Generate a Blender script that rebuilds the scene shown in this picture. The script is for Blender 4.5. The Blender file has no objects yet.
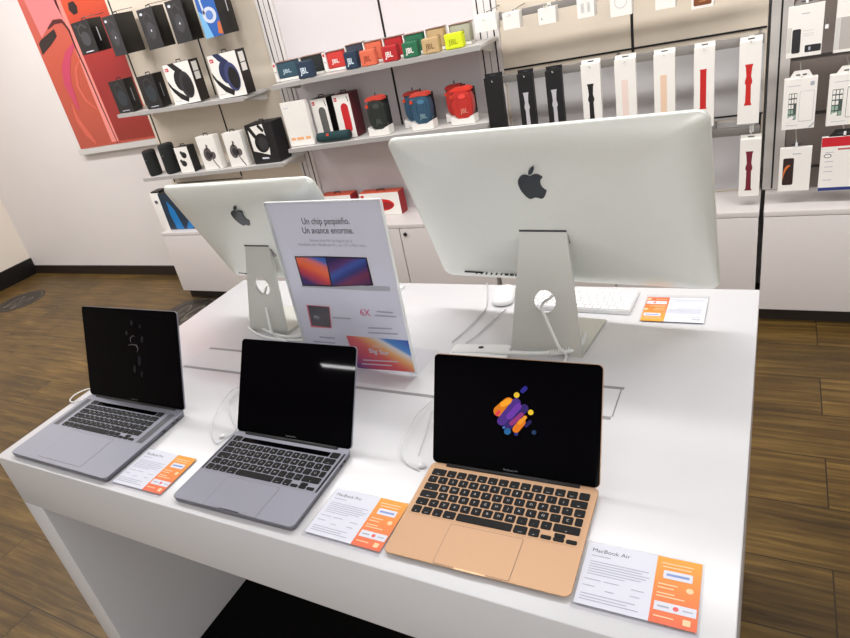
import bpy, bmesh, math, random
from mathutils import Vector, Matrix
random.seed(7)
SC = bpy.context.scene
COL = SC.collection
PI = math.pi
R_ = math.radians
ZT = 0.93                      # height of the table top
YW = 2.87                      # back wall
YP = 2.72                      # front of the display panels
YS = 2.45                      # front edge of the shelves

# ------------------------------------------------------------------ camera
F_PX = 636.263
PPX, PPY = 370.1, 323.71
cam_rot = Matrix.Rotation(0.5107, 3, 'Z') @ Matrix.Rotation(0.2232, 3, 'Y') @ Matrix.Rotation(1.0989, 3, 'X')
cam_loc = Vector((1.1512, -0.5679, ZT + 0.7775))
cd = bpy.data.cameras.new('camera')
cam = bpy.data.objects.new('camera', cd); COL.objects.link(cam)
cd.sensor_width = 36; cd.lens = F_PX / 850 * 36
cd.shift_x = (425 - PPX) / 850; cd.shift_y = (PPY - 319) / 850
cd.clip_start = 0.02
cam.matrix_world = Matrix.Translation(cam_loc) @ cam_rot.to_4x4()
SC.camera = cam

def ray(px, py):
    return cam_rot @ Vector(((px - PPX) / F_PX, (PPY - py) / F_PX, -1))
def ony(px, py, y):
    d = ray(px, py); return cam_loc + d * ((y - cam_loc.y) / d.y)
def onz(px, py, z):
    d = ray(px, py); return cam_loc + d * ((z - cam_loc.z) / d.z)

# ------------------------------------------------------------------ materials
def lin(c):
    c = c / 255.0
    return c / 12.92 if c <= 0.04045 else ((c + 0.055) / 1.055) ** 2.4
def rgb(r, g, b): return (lin(r), lin(g), lin(b), 1)
MATS = {}
def mat(name, col, rough=0.5, metal=0.0, spec=0.5, noise=0.0, nscale=40, bump=0.0, emit=None, es=0.0, coat=0.0):
    if name in MATS: return MATS[name]
    m = bpy.data.materials.new(name); m.use_nodes = True
    nt = m.node_tree; b = nt.nodes['Principled BSDF']
    b.inputs['Base Color'].default_value = rgb(*col)
    b.inputs['Roughness'].default_value = rough
    b.inputs['Metallic'].default_value = metal
    b.inputs['Specular IOR Level'].default_value = spec
    b.inputs['Coat Weight'].default_value = coat
    if emit:
        b.inputs['Emission Color'].default_value = rgb(*emit); b.inputs['Emission Strength'].default_value = es
    tc = nt.nodes.new('ShaderNodeTexCoord')
    nz = nt.nodes.new('ShaderNodeTexNoise'); nz.inputs['Scale'].default_value = nscale; nz.inputs['Detail'].default_value = 3
    nt.links.new(tc.outputs['Object'], nz.inputs['Vector'])
    mx = nt.nodes.new('ShaderNodeMix'); mx.data_type = 'RGBA'; mx.blend_type = 'MULTIPLY'
    mx.inputs[0].default_value = noise if noise else 0.03
    mx.inputs[6].default_value = rgb(*col)
    nt.links.new(nz.outputs['Color'], mx.inputs[7])
    g = nt.nodes.new('ShaderNodeRGBToBW'); nt.links.new(nz.outputs['Color'], g.inputs[0])
    nt.links.new(g.outputs[0], mx.inputs[7])
    nt.links.new(mx.outputs[2], b.inputs['Base Color'])
    if bump:
        bp = nt.nodes.new('ShaderNodeBump'); bp.inputs['Strength'].default_value = bump; bp.inputs['Distance'].default_value = 0.002
        nt.links.new(nz.outputs['Fac'], bp.inputs['Height']); nt.links.new(bp.outputs[0], b.inputs['Normal'])
    MATS[name] = m
    return m

def acrylic(name='clear_acrylic', tint=(252, 252, 253)):
    if name in MATS: return MATS[name]
    m = bpy.data.materials.new(name); m.use_nodes = True; nt = m.node_tree
    nt.nodes.clear()
    out = nt.nodes.new('ShaderNodeOutputMaterial'); mix = nt.nodes.new('ShaderNodeMixShader')
    tr = nt.nodes.new('ShaderNodeBsdfTransparent'); tr.inputs[0].default_value = rgb(*tint)
    gl = nt.nodes.new('ShaderNodeBsdfGlossy'); gl.inputs['Roughness'].default_value = 0.05
    lw = nt.nodes.new('ShaderNodeLayerWeight'); pw = nt.nodes.new('ShaderNodeMath'); pw.operation = 'POWER'; pw.inputs[1].default_value = 4.5; nt.links.new(lw.outputs['Facing'], pw.inputs[0]); fr = nt.nodes.new('ShaderNodeMath'); fr.operation = 'MULTIPLY_ADD'; fr.inputs[1].default_value = 0.5; fr.inputs[2].default_value = 0.025; nt.links.new(pw.outputs[0], fr.inputs[0])
    nt.links.new(fr.outputs[0], mix.inputs[0]); nt.links.new(tr.outputs[0], mix.inputs[1]); nt.links.new(gl.outputs[0], mix.inputs[2])
    nt.links.new(mix.outputs[0], out.inputs[0])
    MATS[name] = m; return m

def gradient_mat(name, stops, direction=(1, 0, 0), scale=1.0, offset=0.0, rough=0.35, warp=0.0, emit=0.0, wscale=4):
    """printed colour gradient along a direction in object space"""
    m = bpy.data.materials.new(name); m.use_nodes = True; nt = m.node_tree; b = nt.nodes['Principled BSDF']
    b.inputs['Roughness'].default_value = rough
    tc = nt.nodes.new('ShaderNodeTexCoord')
    dp = nt.nodes.new('ShaderNodeVectorMath'); dp.operation = 'DOT_PRODUCT'; dp.inputs[1].default_value = direction
    src = tc.outputs['Object']
    if warp:
        nz = nt.nodes.new('ShaderNodeTexNoise'); nz.inputs['Scale'].default_value = wscale; nz.inputs['Detail'].default_value = 0
        nt.links.new(src, nz.inputs['Vector'])
        ml = nt.nodes.new('ShaderNodeVectorMath'); ml.operation = 'MULTIPLY_ADD'
        nt.links.new(nz.outputs['Color'], ml.inputs[0]); ml.inputs[1].default_value = (warp,) * 3; nt.links.new(src, ml.inputs[2])
        src = ml.outputs[0]
    nt.links.new(src, dp.inputs[0])
    ma = nt.nodes.new('ShaderNodeMath'); ma.operation = 'MULTIPLY_ADD'; ma.inputs[1].default_value = scale; ma.inputs[2].default_value = offset
    nt.links.new(dp.outputs['Value'], ma.inputs[0])
    cr = nt.nodes.new('ShaderNodeValToRGB'); nt.links.new(ma.outputs[0], cr.inputs[0])
    els = cr.color_ramp.elements
    while len(els) < len(stops): els.new(0.5)
    for e, (p, c) in zip(els, stops): e.position = p; e.color = rgb(*c)
    nt.links.new(cr.outputs[0], b.inputs['Base Color'])
    if emit:
        nt.links.new(cr.outputs[0], b.inputs['Emission Color']); b.inputs['Emission Strength'].default_value = emit
    return m

def floor_mat():
    m = bpy.data.materials.new('wood_look_floor_planks'); m.use_nodes = True; nt = m.node_tree; b = nt.nodes['Principled BSDF']
    N = nt.nodes.new; L = nt.links.new
    tc = N('ShaderNodeTexCoord')
    mp = N('ShaderNodeMapping'); mp.inputs['Location'].default_value = (-0.12, -0.048, 0)
    L(tc.outputs['Object'], mp.inputs[0])
    br = N('ShaderNodeTexBrick'); br.offset = 0.33; br.offset_frequency = 2
    for k, v in (('Scale', 1.0), ('Mortar Size', 0.0022), ('Mortar Smooth', 0.1), ('Brick Width', 1.24), ('Row Height', 0.247), ('Bias', 0.0)):
        br.inputs[k].default_value = v
    br.inputs['Color1'].default_value = (0, 0, 0, 1); br.inputs['Color2'].default_value = (1, 1, 1, 1); br.inputs['Mortar'].default_value = (0.5, 0.5, 0.5, 1)
    L(mp.outputs[0], br.inputs[0])
    m2 = N('ShaderNodeMapping'); m2.inputs['Scale'].default_value = (1.3, 22, 1); L(tc.outputs['Object'], m2.inputs[0])
    # shift grain per plank
    ad = N('ShaderNodeVectorMath'); ad.operation = 'MULTIPLY_ADD'; L(br.outputs['Color'], ad.inputs[0]); ad.inputs[1].default_value = (7, 31, 5); L(m2.outputs[0], ad.inputs[2])
    nz = N('ShaderNodeTexNoise'); nz.inputs['Scale'].default_value = 1.6; nz.inputs['Detail'].default_value = 7; nz.inputs['Roughness'].default_value = 0.62; nz.inputs['Distortion'].default_value = 0.9
    L(ad.outputs[0], nz.inputs['Vector'])
    cr = N('ShaderNodeValToRGB'); L(nz.outputs['Fac'], cr.inputs[0])
    e = cr.color_ramp.elements; e[0].position = 0.28; e[0].color = rgb(62, 45, 22); e[1].position = 0.72; e[1].color = rgb(124, 98, 50)
    n3 = e.new(0.5); n3.color = rgb(92, 70, 33)
    n4 = N('ShaderNodeTexNoise'); n4.inputs['Scale'].default_value = 3.0; n4.inputs['Detail'].default_value = 4; L(tc.outputs['Object'], n4.inputs['Vector'])
    mr = N('ShaderNodeMapRange'); mr.inputs[1].default_value = 0.3; mr.inputs[2].default_value = 0.7; mr.inputs[3].default_value = 0.7; mr.inputs[4].default_value = 1.2; L(n4.outputs['Fac'], mr.inputs[0])
    mx = N('ShaderNodeMix'); mx.data_type = 'RGBA'; mx.blend_type = 'MULTIPLY'; mx.inputs[0].default_value = 1; L(cr.outputs[0], mx.inputs[6]); L(mr.outputs[0], mx.inputs[7])
    # per plank tone
    pr = N('ShaderNodeMapRange'); pr.inputs[3].default_value = 0.8; pr.inputs[4].default_value = 1.15; L(br.outputs['Color'], pr.inputs[0])
    mx2 = N('ShaderNodeMix'); mx2.data_type = 'RGBA'; mx2.blend_type = 'MULTIPLY'; mx2.inputs[0].default_value = 1; L(mx.outputs[2], mx2.inputs[6]); L(pr.outputs[0], mx2.inputs[7])
    gr = N('ShaderNodeMix'); gr.data_type = 'RGBA'; L(br.outputs['Fac'], gr.inputs[0]); L(mx2.outputs[2], gr.inputs[6]); gr.inputs[7].default_value = rgb(48, 36, 20)
    L(gr.outputs[2], b.inputs['Base Color'])
    b.inputs['Roughness'].default_value = 0.42
    b.inputs['Specular IOR Level'].default_value = 0.35
    bp = N('ShaderNodeBump'); bp.inputs['Strength'].default_value = 0.25; bp.inputs['Distance'].default_value = 0.003; L(nz.outputs['Fac'], bp.inputs['Height']); L(bp.outputs[0], b.inputs['Normal'])
    return m

# ------------------------------------------------------------------ mesh builder
class MB:
    def __init__(s): s.bm = bmesh.new(); s.mats = []
    def mi(s, m):
        if m not in s.mats: s.mats.append(m)
        return s.mats.index(m)
    def box(s, x0, x1, y0, y1, z0, z1, m, bev=0.0, seg=2, M=None):
        mi = s.mi(m)
        b2 = bmesh.new()
        vs = [b2.verts.new(p) for p in ((x0,y0,z0),(x1,y0,z0),(x1,y1,z0),(x0,y1,z0),(x0,y0,z1),(x1,y0,z1),(x1,y1,z1),(x0,y1,z1))]
        for f in ((0,3,2,1),(4,5,6,7),(0,1,5,4),(1,2,6,5),(2,3,7,6),(3,0,4,7)): b2.faces.new([vs[i] for i in f])
        if bev: bmesh.ops.bevel(b2, geom=b2.edges[:], offset=bev, segments=seg, profile=0.6, affect='EDGES')
        s.merge(b2, mi, M, smooth=bool(bev and seg > 1)); return s
    def merge(s, b2, mi, M=None, smooth=False):
        mp = {}
        for v in b2.verts: mp[v] = s.bm.verts.new(M @ v.co if M is not None else v.co)
        for f in b2.faces:
            try: nf = s.bm.faces.new([mp[v] for v in f.verts])
            except ValueError: continue
            nf.material_index = mi; nf.smooth = smooth or f.smooth
        b2.free()
    def prism(s, pts, d0, d1, m, frame='z', M=None, bev=0.0, smooth=False):
        """polygon pts (2D) extruded from d0 to d1 along an axis.
        frame 'z': (u,v)->(x,y) ; 'y': (u,v)->(x,z) ; 'x': (u,v)->(y,z)"""
        mi = s.mi(m); b2 = bmesh.new()
        def w(u, v, d): return {'z': (u, v, d), 'y': (u, d, v), 'x': (d, u, v)}[frame]
        a = [b2.verts.new(w(u, v, d0)) for u, v in pts]; c = [b2.verts.new(w(u, v, d1)) for u, v in pts]
        n = len(pts)
        b2.faces.new(a[::-1]); top = b2.faces.new(c)
        for i in range(n): 
            f = b2.faces.new([a[i], a[(i+1) % n], c[(i+1) % n], c[i]]); f.smooth = smooth
        bmesh.ops.recalc_face_normals(b2, faces=b2.faces[:])
        if bev:
            es = [e for e in b2.edges if len(e.link_faces) == 2 and (len(e.link_faces[0].verts) == n or len(e.link_faces[1].verts) == n) and n > 4] or b2.edges[:]
            bmesh.ops.bevel(b2, geom=es, offset=bev, segments=2, affect='EDGES')
        s.merge(b2, mi, M); return s
    def tube(s, pts, r, m, seg=8, smooth_n=6, closed=False):
        P = [Vector(p) for p in pts]
        if smooth_n and len(P) > 2:
            Q = []
            for i in range(len(P) - 1):
                p0 = P[max(i-1, 0)]; p1 = P[i]; p2 = P[i+1]; p3 = P[min(i+2, len(P)-1)]
                for k in range(smooth_n):
                    t = k / smooth_n
                    Q.append(0.5 * ((2*p1) + (p2-p0)*t + (2*p0-5*p1+4*p2-p3)*t*t + (3*p1-p0-3*p2+p3)*t**3))
            Q.append(P[-1]); P = Q
        mi = s.mi(m); rings = []
        for i, p in enumerate(P):
            t = (P[min(i+1, len(P)-1)] - P[max(i-1, 0)]).normalized()
            a = Vector((0, 0, 1)) if abs(t.z) < 0.9 else Vector((1, 0, 0))
            u = t.cross(a).normalized(); v = t.cross(u).normalized()
            rr = r[min(i, len(r)-1)] if isinstance(r, (list, tuple)) else r
            rings.append([s.bm.verts.new(p + (u*math.cos(2*PI*k/seg) + v*math.sin(2*PI*k/seg))*rr) for k in range(seg)])
        for i in range(len(rings)-1):
            for k in range(seg):
                f = s.bm.faces.new([rings[i][k], rings[i][(k+1) % seg], rings[i+1][(k+1) % seg], rings[i+1][k]]); f.smooth = True; f.material_index = mi
        for rg in (rings[0][::-1], rings[-1]):
            f = s.bm.faces.new(rg); f.material_index = mi
        return s
    def lathe(s, prof, m, c=(0,0,0), seg=24, axis='z', M=None):
        mi = s.mi(m); b2 = bmesh.new(); rings = []
        for r, h in prof:
            ring = []
            for k in range(seg):
                a = 2*PI*k/seg; x, y = r*math.cos(a), r*math.sin(a)
                p = {'z': (x, y, h), 'y': (x, h, y), 'x': (h, x, y)}[axis]
                ring.append(b2.verts.new((p[0]+c[0], p[1]+c[1], p[2]+c[2])))
            rings.append(ring)
        for i in range(len(rings)-1):
            for k in range(seg):
                f = b2.faces.new([rings[i][k], rings[i][(k+1) % seg], rings[i+1][(k+1) % seg], rings[i+1][k]]); f.smooth = True
        b2.faces.new(rings[0][::-1]); b2.faces.new(rings[-1])
        bmesh.ops.recalc_face_normals(b2, faces=b2.faces[:])
        s.merge(b2, mi, M); return s
    def build(s, name, parent=None, loc=(0,0,0), rz=0.0, M=None):
        me = bpy.data.meshes.new(name)
        bmesh.ops.recalc_face_normals(s.bm, faces=s.bm.faces[:])
        s.bm.to_mesh(me); s.bm.free()
        for m in s.mats: me.materials.append(m)
        o = bpy.data.objects.new(name, me); COL.objects.link(o)
        if parent: o.parent = parent
        if M is not None: o.matrix_local = M
        else: o.location = loc; o.rotation_euler = (0, 0, rz)
        return o

def thing(name, label, cat, loc=(0,0,0), rz=0.0, group=None):
    o = bpy.data.objects.new(name, None); COL.objects.link(o); o.empty_display_size = 0.05
    o.location = loc; o.rotation_euler = (0, 0, rz); o['label'] = label; o['category'] = cat
    if group: o['group'] = group
    return o
def tag(o, label, cat, group=None):
    o['label'] = label; o['category'] = cat
    if group: o['group'] = group
    return o
def struct(o): o['kind'] = 'structure'; return o
def copy_tree(o, parent=None):
    c = o.copy(); COL.objects.link(c)
    if parent: c.parent = parent
    for ch in list(o.children): copy_tree(ch, c)
    return c

# ------------------------------------------------------------------ text
_tc = {}
def text_geo(txt, bold=False):
    key = (txt, bold)
    if key in _tc: return _tc[key]
    cu = bpy.data.curves.new('t', 'FONT'); cu.body = txt; cu.size = 1.0; cu.resolution_u = 3
    if bold: cu.offset = 0.022
    o = bpy.data.objects.new('t', cu); COL.objects.link(o)
    bpy.context.view_layer.update()
    me = bpy.data.meshes.new_from_object(o.evaluated_get(bpy.context.evaluated_depsgraph_get()))
    vs = [v.co.copy() for v in me.vertices]; fs = [tuple(p.vertices) for p in me.polygons]
    bpy.data.objects.remove(o); bpy.data.curves.remove(cu); bpy.data.meshes.remove(me)
    xs = [v.x for v in vs] or [0, 1]
    _tc[key] = (vs, fs, min(xs), max(xs))
    return _tc[key]
def add_text(mb, txt, m, x, y, h=None, w=None, align='l', d=0.0, frame='z', bold=False, shear=0.0):
    """cap height h (metres) and/or width w; (x,y) = left/centre baseline in the 2D frame"""
    vs, fs, x0, x1 = text_geo(txt, bold)
    sy = (h / 0.70) if h else None; sx = (w / (x1 - x0)) if w else None
    if sy is None: sy = sx
    if sx is None: sx = sy
    ww = (x1 - x0) * sx
    ox = x - (0 if align == 'l' else ww/2 if align == 'c' else ww)
    mi = mb.mi(m)
    out = []
    for v in vs:
        u = ox + (v.x - x0) * sx + shear * v.y * sy; t = y + v.y * sy
        out.append(mb.bm.verts.new({'z': (u, t, d), 'y': (u, d, t), 'x': (d, u, t)}[frame]))
    for f in fs:
        try: nf = mb.bm.faces.new([out[i] for i in f]); nf.material_index = mi
        except ValueError: pass

# ------------------------------------------------------------------ 2D outlines
def rrect(w, h, r, n=6, cx=0.0, cy=0.0):
    pts = []
    for (sx, sy, a0) in ((1, -1, -90), (1, 1, 0), (-1, 1, 90), (-1, -1, 180)):
        for k in range(n+1):
            a = R_(a0 + 90*k/n); pts.append((cx + sx*(w/2-r) + r*math.cos(a), cy + sy*(h/2-r) + r*math.sin(a)))
    return pts
def ellipse(cx, cy, rx, ry, n=20, rot=0.0):
    c, s = math.cos(rot), math.sin(rot)
    return [(cx + rx*math.cos(2*PI*k/n)*c - ry*math.sin(2*PI*k/n)*s, cy + rx*math.cos(2*PI*k/n)*s + ry*math.sin(2*PI*k/n)*c) for k in range(n)]
def strip(line, w):
    """2D polyline -> polygon of width w"""
    L, Rr = [], []
    for i, p in enumerate(line):
        a = Vector(line[max(i-1, 0)]); b = Vector(line[min(i+1, len(line)-1)])
        t = (b - a).normalized(); n = Vector((-t.y, t.x))
        ww = w[i] if isinstance(w, (list, tuple)) else w
        L.append(tuple(Vector(p) + n*ww/2)); Rr.append(tuple(Vector(p) - n*ww/2))
    return L + Rr[::-1]

def fruit_mark():
    def cub(p0, p1, p2, p3, n=7):
        return [tuple((1-t)**3*a + 3*(1-t)**2*t*b + 3*(1-t)*t*t*c + t**3*d for a, b, c, d in zip(p0, p1, p2, p3)) for t in [k/n for k in range(1, n+1)]]
    def path(start, segs):
        cur = start; pts = [start]
        for s in segs:
            p = [(cur[0]+s[i], cur[1]+s[i+1]) for i in (0, 2, 4)]
            pts += cub(cur, *p); cur = p[2]
        return pts
    body = path((12.152, 6.896), [(-.948,0,-2.415,-1.078,-3.96,-1.04),(-2.04,.027,-3.91,1.183,-4.961,3.014),(-2.117,3.675,-.546,9.103,1.519,12.09),
        (1.013,1.454,2.208,3.09,3.792,3.039),(1.52,-.065,2.09,-.987,3.935,-.987),(1.831,0,2.35,.987,3.96,.948),(1.637,-.026,2.676,-1.48,3.676,-2.948),
        (1.156,-1.688,1.636,-3.325,1.662,-3.415),(-.039,-.013,-3.182,-1.221,-3.22,-4.857),(-.026,-3.04,2.48,-4.494,2.597,-4.559),(-1.429,-2.09,-3.623,-2.324,-4.39,-2.376),
        (-2,-.156,-3.675,1.09,-4.61,1.09)])
    leaf = path((15.53, 3.83), [(.843,-1.012,1.4,-2.427,1.245,-3.83),(-1.207,.052,-2.662,.805,-3.532,1.818),(-.78,.896,-1.454,2.338,-1.273,3.714),(1.338,.104,2.715,-.688,3.559,-1.701)])
    f = lambda P: [((x-12)/24, (12-y)/24) for x, y in P]
    b = f(body)
    if (Vector(b[0])-Vector(b[-1])).length < 1e-3: b = b[:-1]
    l = f(leaf)
    if (Vector(l[0])-Vector(l[-1])).length < 1e-3: l = l[:-1]
    return b, l
FM_BODY, FM_LEAF = fruit_mark()      # unit square, centred

# ------------------------------------------------------------------ shared materials
M_table = mat('white_lacquer', (210, 210, 213), 0.22, spec=0.5, noise=0.02)
M_table_side = M_table
M_wall = mat('wall_paint', (226, 221, 219), 0.75, noise=0.05, nscale=3)
M_panel = mat('panel_laminate', (222, 210, 193), 0.5, noise=0.05, nscale=5)
M_panel_grey = mat('panel_grey_laminate', (196, 194, 196), 0.45, noise=0.05, nscale=5)
M_slat = mat('slat_panel_grey', (120, 110, 104), 0.5, noise=0.1, nscale=8)
M_gap = mat('trackpad_gap', (96, 84, 78), 0.6)
M_cab = mat('cabinet_laminate', (214, 208, 206), 0.35, noise=0.03)
M_black = mat('black_plastic', (14, 13, 14), 0.45)
M_blackbox = mat('black_carton', (26, 26, 28), 0.45, noise=0.1)
M_darkgrey = mat('dark_grey_print', (62, 62, 66), 0.5)
M_base = mat('baseboard_black', (38, 30, 26), 0.4)
M_shelf = mat('shelf_metal_white', (205, 203, 200), 0.4, noise=0.03)
M_shelf_lip = mat('shelf_lip_grey', (168, 165, 163), 0.4)
M_metalgrey = mat('rail_metal_grey', (140, 136, 132), 0.4, metal=0.3)
M_alu = mat('brushed_aluminium', (230, 233, 227), 0.42, metal=0.35, noise=0.04, nscale=60)
M_alu_stand = mat('stand_aluminium', (206, 207, 201), 0.45, metal=0.35)
M_space = mat('space_grey_aluminium', (138, 139, 151), 0.45, metal=0.35, noise=0.04, nscale=200)
M_space2 = mat('space_grey_edge', (118, 118, 126), 0.4, metal=0.6)
M_gold = mat('gold_aluminium', (184, 146, 112), 0.45, metal=0.3, noise=0.03, nscale=200)
M_gold2 = mat('gold_edge', (205, 165, 128), 0.4, metal=0.5)
M_key = mat('black_key', (9, 9, 11), 0.55, spec=0.2)
M_glyph = mat('key_legend_white', (190, 190, 195), 0.6)
M_white = mat('white_plastic', (238, 238, 238), 0.4)
M_carton = mat('white_carton', (236, 233, 228), 0.5, noise=0.03)
M_paper = mat('white_paper', (218, 220, 232), 0.6, noise=0.02)
M_textgrey = mat('grey_text_print', (168, 170, 184), 0.6)
M_textdark = mat('dark_text_print', (60, 58, 66), 0.6)
M_orange = mat('orange_red_print', (226, 70, 40), 0.5)
M_red = mat('red_print', (205, 30, 30), 0.5)
M_screen = mat('black_screen_glass', (4, 3, 6), 0.03, spec=0.06)
M_bezel = mat('screen_bezel', (3, 3, 5), 0.03, spec=0.06)
M_cable = mat('white_cable', (232, 234, 232), 0.4)
M_clear = acrylic()
# ------------------------------------------------------------------ the room
XL, XR, YB, HC = -5.3, 4.2, -4.6, 3.1
def slab(name, x0, x1, y0, y1, z0, z1, m):
    return struct(MB().box(x0, x1, y0, y1, z0, z1, m).build(name))
slab('floor', XL-0.1, XR+0.1, YB-0.1, YW+0.1, -0.1, 0, floor_mat())
slab('wall_back', XL-0.1, XR+0.1, YW, YW+0.1, 0, HC, M_wall)
slab('wall_left', XL-0.1, XL, YB-0.1, YW, 0, HC, mat('left_wall_paint', (238, 228, 216), 0.75, noise=0.05, nscale=3))
slab('wall_right', XR, XR+0.1, YB-0.1, YW, 0, HC, M_wall)
slab('wall_front', XL, XR, YB-0.1, YB, 0, HC, mat('front_wall_paint', (200, 198, 198), 0.8))
slab('ceiling', XL-0.1, XR+0.1, YB-0.1, YW+0.1, HC, HC+0.1, mat('ceiling_paint', (236, 236, 236), 0.9))
slab('baseboard_back', XL+0.02, -2.66, YW-0.015, YW, 0, 0.085, M_base)
slab('baseboard_left', XL, XL+0.02, YB, YW, 0, 0.165, mat('baseboard_left_black', (16, 12, 12), 0.4))

# floor decals (dark round stickers with a pale line drawing)
def floor_decal(px, py, r, label):
    c = onz(px, py, 0.0)
    md = mat('floor_sticker_dark', (42, 36, 30), 0.5); ml = mat('floor_sticker_lines', (96, 88, 78), 0.5)
    t = thing('floor_sticker', label, 'floor sticker', (c.x, c.y, 0.0006), 0, 'round stickers on the floor')
    MB().prism(ellipse(0, 0, r, r, 32), 0, 0.0008, md).build('sticker_disc', t)
    b = MB()
    ring = ellipse(0, 0, r*0.9, r*0.9, 32); ring2 = ellipse(0, 0, r*0.86, r*0.86, 32)
    for k in range(0, 32):
        if k % 8 == 7: continue
        j = (k+1) % 32
        b.prism([ring[k], ring[j], ring2[j], ring2[k]], 0.0008, 0.0012, ml)
    for sx in (-1, 1):       # two foot prints
        b.prism(strip(ellipse(sx*r*0.28, -r*0.05, r*0.16, r*0.42, 20, sx*-0.12)[0:20], 0.018), 0.0008, 0.0013, ml)
        b.prism(ellipse(sx*r*0.28, -r*0.55, r*0.13, r*0.15, 12), 0.0008, 0.0012, ml)
    b.build('line_drawing', t)
floor_decal(21, 301, 0.22, 'dark round floor sticker nearest the left wall')
floor_decal(190, 311, 0.22, 'dark round floor sticker partly hidden behind the table corner')

# ------------------------------------------------------------------ display table
TX0, TX1, TY0, TY1, BAND = -0.442, 1.1446, -0.0258, 0.960, 0.152
table = thing('display_table', 'long glossy white display table with slab legs carrying the computers', 'table', (TX0, TY0, 0))
tw, td = TX1-TX0, TY1-TY0
MB().box(0, tw, 0, td, ZT-BAND, ZT, M_table, 0.002).build('tabletop', table)
MB().box(0, 0.079, 0.0, td, 0, ZT-BAND, M_table, 0.0015).build('side_panel', table)
MB().box(tw-0.079, tw, 0.0, td, 0, ZT-BAND, M_table, 0.0015).build('side_panel', table)
kb = MB().box(0.08, tw-0.08, 0.004, td-0.01, 0.0, 0.012, mat('plinth_black', (6, 5, 6), 0.8, spec=0.1)).build('base_plinth', table)  # thin near-black slab over the floor between the side panels
# cable channel cover with its grey gaps
cv = MB().box(0.2225, 1.3635, 0.452, 0.541, ZT-0.004, ZT+0.00015, M_table).build('cable_channel_cover', table)
g = MB(); mg = mat('channel_gap_grey', (140, 140, 142), 0.5)
g.box(0.2225, 1.3635, 0.442, 0.4515, ZT-0.003, ZT+0.0003, mg); g.box(0.2335, 0.64, 0.5415, 0.550, ZT-0.003, ZT+0.0003, mg)
g.box(1.02, 1.370, 0.5415, 0.550, ZT-0.003, ZT+0.0003, mg); g.box(1.364, 1.3665, 0.452, 0.541, ZT-0.003, ZT+0.0003, mg)
g.build('channel_gap', table)

# ------------------------------------------------------------------ low cabinets under the wall display
CY0, CZ1, KICK = 2.44, 0.55, 0.075
def cabinet(x0, x1, label, doors, lock=False):
    t = thing('low_cabinet', label, 'cabinet', (x0, CY0, 0), 0, 'white low cabinets along the back wall')
    w = x1-x0
    MB().box(0.004, w-0.004, 0.02, YW-CY0-0.005, KICK, CZ1-0.025, M_cab).build('body', t)
    MB().box(0.002, w-0.002, 0.0, YW-CY0-0.005, CZ1-0.025, CZ1, M_cab, 0.002).build('worktop', t)
    MB().box(0.01, w-0.01, 0.05, YW-CY0-0.01, 0.0, KICK, M_base).build('toe_kick', t)
    n = len(doors)-1
    for i in range(n):
        d = MB().box(doors[i]*w+0.0035, doors[i+1]*w-0.0035, 0.001, 0.019, KICK+0.002, CZ1-0.027, M_cab, 0.0015).build('door', t)
        if lock and i == 1:
            MB().lathe([(0.011, 0.0), (0.011, -0.006), (0.006, -0.008)], M_black, (doors[i]*w+0.035, 0.0, CZ1-0.06), 16, 'y').build('lock', d)
    return t
cabinet(-2.65, -1.38, 'white low cabinet at the left end, behind the smaller monitor', [0, 1])
cabinet(-1.36, -0.1, 'white low cabinet with round black lock, between the two monitors', [0, 0.565, 1], True)
cabinet(-0.08, 1.122, 'white low cabinet behind the large monitor and table corner', [0, 0.5, 1])
cabinet(1.134, 2.4, 'white low cabinet at the right edge, beside the black seam', [0, 1])

# ------------------------------------------------------------------ wall display panels and uprights
def wall_panel(x0, x1, seams, label, m=M_panel, z1=2.75, extra=None, zs=None):
    t = thing('wall_display_panel', label, 'wall panel', (x0, YP, CZ1), 0, None)
    w = x1-x0
    MB().box(0, w, 0, YW-YP-0.003, 0.001, z1-CZ1, m).build('panel_board', t)
    for s in seams:
        a, b_ = (0.0, z1-CZ1) if zs is None else (zs[0]-CZ1, zs[1]-CZ1)
        MB().box(s-0.006-x0, s+0.006-x0, -0.002, 0.0, a+0.002, b_, M_black).build('seam_strip', t)
    if extra: extra(t, x0)
    return t
def ex_left(t, x0):
    MB().prism(strip([(0.05, 0.33), (0.05, 0.283), (0.70, 0.275), (0.70, 0.31)], 0.007), -0.002, 0, M_darkgrey, 'y').build('bottom_trim', t)
wall_panel(-2.66, -1.435, [-2.63, -1.96], 'cream wall panel at the left with headphone boxes on its shelves', extra=ex_left, zs=(0.84, 2.75))
wall_panel(-1.315, -0.135, [-0.645], 'pale wall panel behind the small portable speakers', z1=2.75, zs=(0.95, 2.75), m=mat('panel_lilac_laminate', (220, 214, 216), 0.5, noise=0.05, nscale=5))
def ex_mid(t, x0):
    for (z0, z1, mm) in ((0.0, 0.325, M_panel_grey), (0.325, 0.675, M_panel_grey)):
        MB().box(0.01, 1.12, -0.003, 0, z0+0.01, z1, mm).build('lower_infill', t)
    MB().box(0.0, 1.125, -0.005, 0, 0.694, 0.702, M_black).build('trim_line', t)
    MB().box(0.0, 1.125, -0.005, 0, 0.950, 0.957, M_black).build('trim_line', t)
    MB().box(0.8, 1.125, -0.005, 0, 0.345, 0.352, M_black).build('trim_line', t)
    MB().box(1.112, 1.12, -0.005, 0, 0.10, 0.345, M_black).build('trim_line', t)
wall_panel(-0.015, 1.112, [0.592], 'cream and grey wall panel behind the hanging watch straps', extra=ex_mid, zs=(1.23, 2.75))
def ex_right(t, x0):
    for z in (0.64, 0.87, 1.1, 1.33, 1.56):
        MB().box(0.0, 1.2, -0.004, 0, z-CZ1-0.0, z-CZ1+0.012, mat('slat_groove', (52, 46, 44), 0.6)).build('slat_groove', t)
wall_panel(1.2, 2.4, [], 'grey slatted wall panel behind the phone accessory packs at right', m=M_slat, extra=ex_right)
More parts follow.
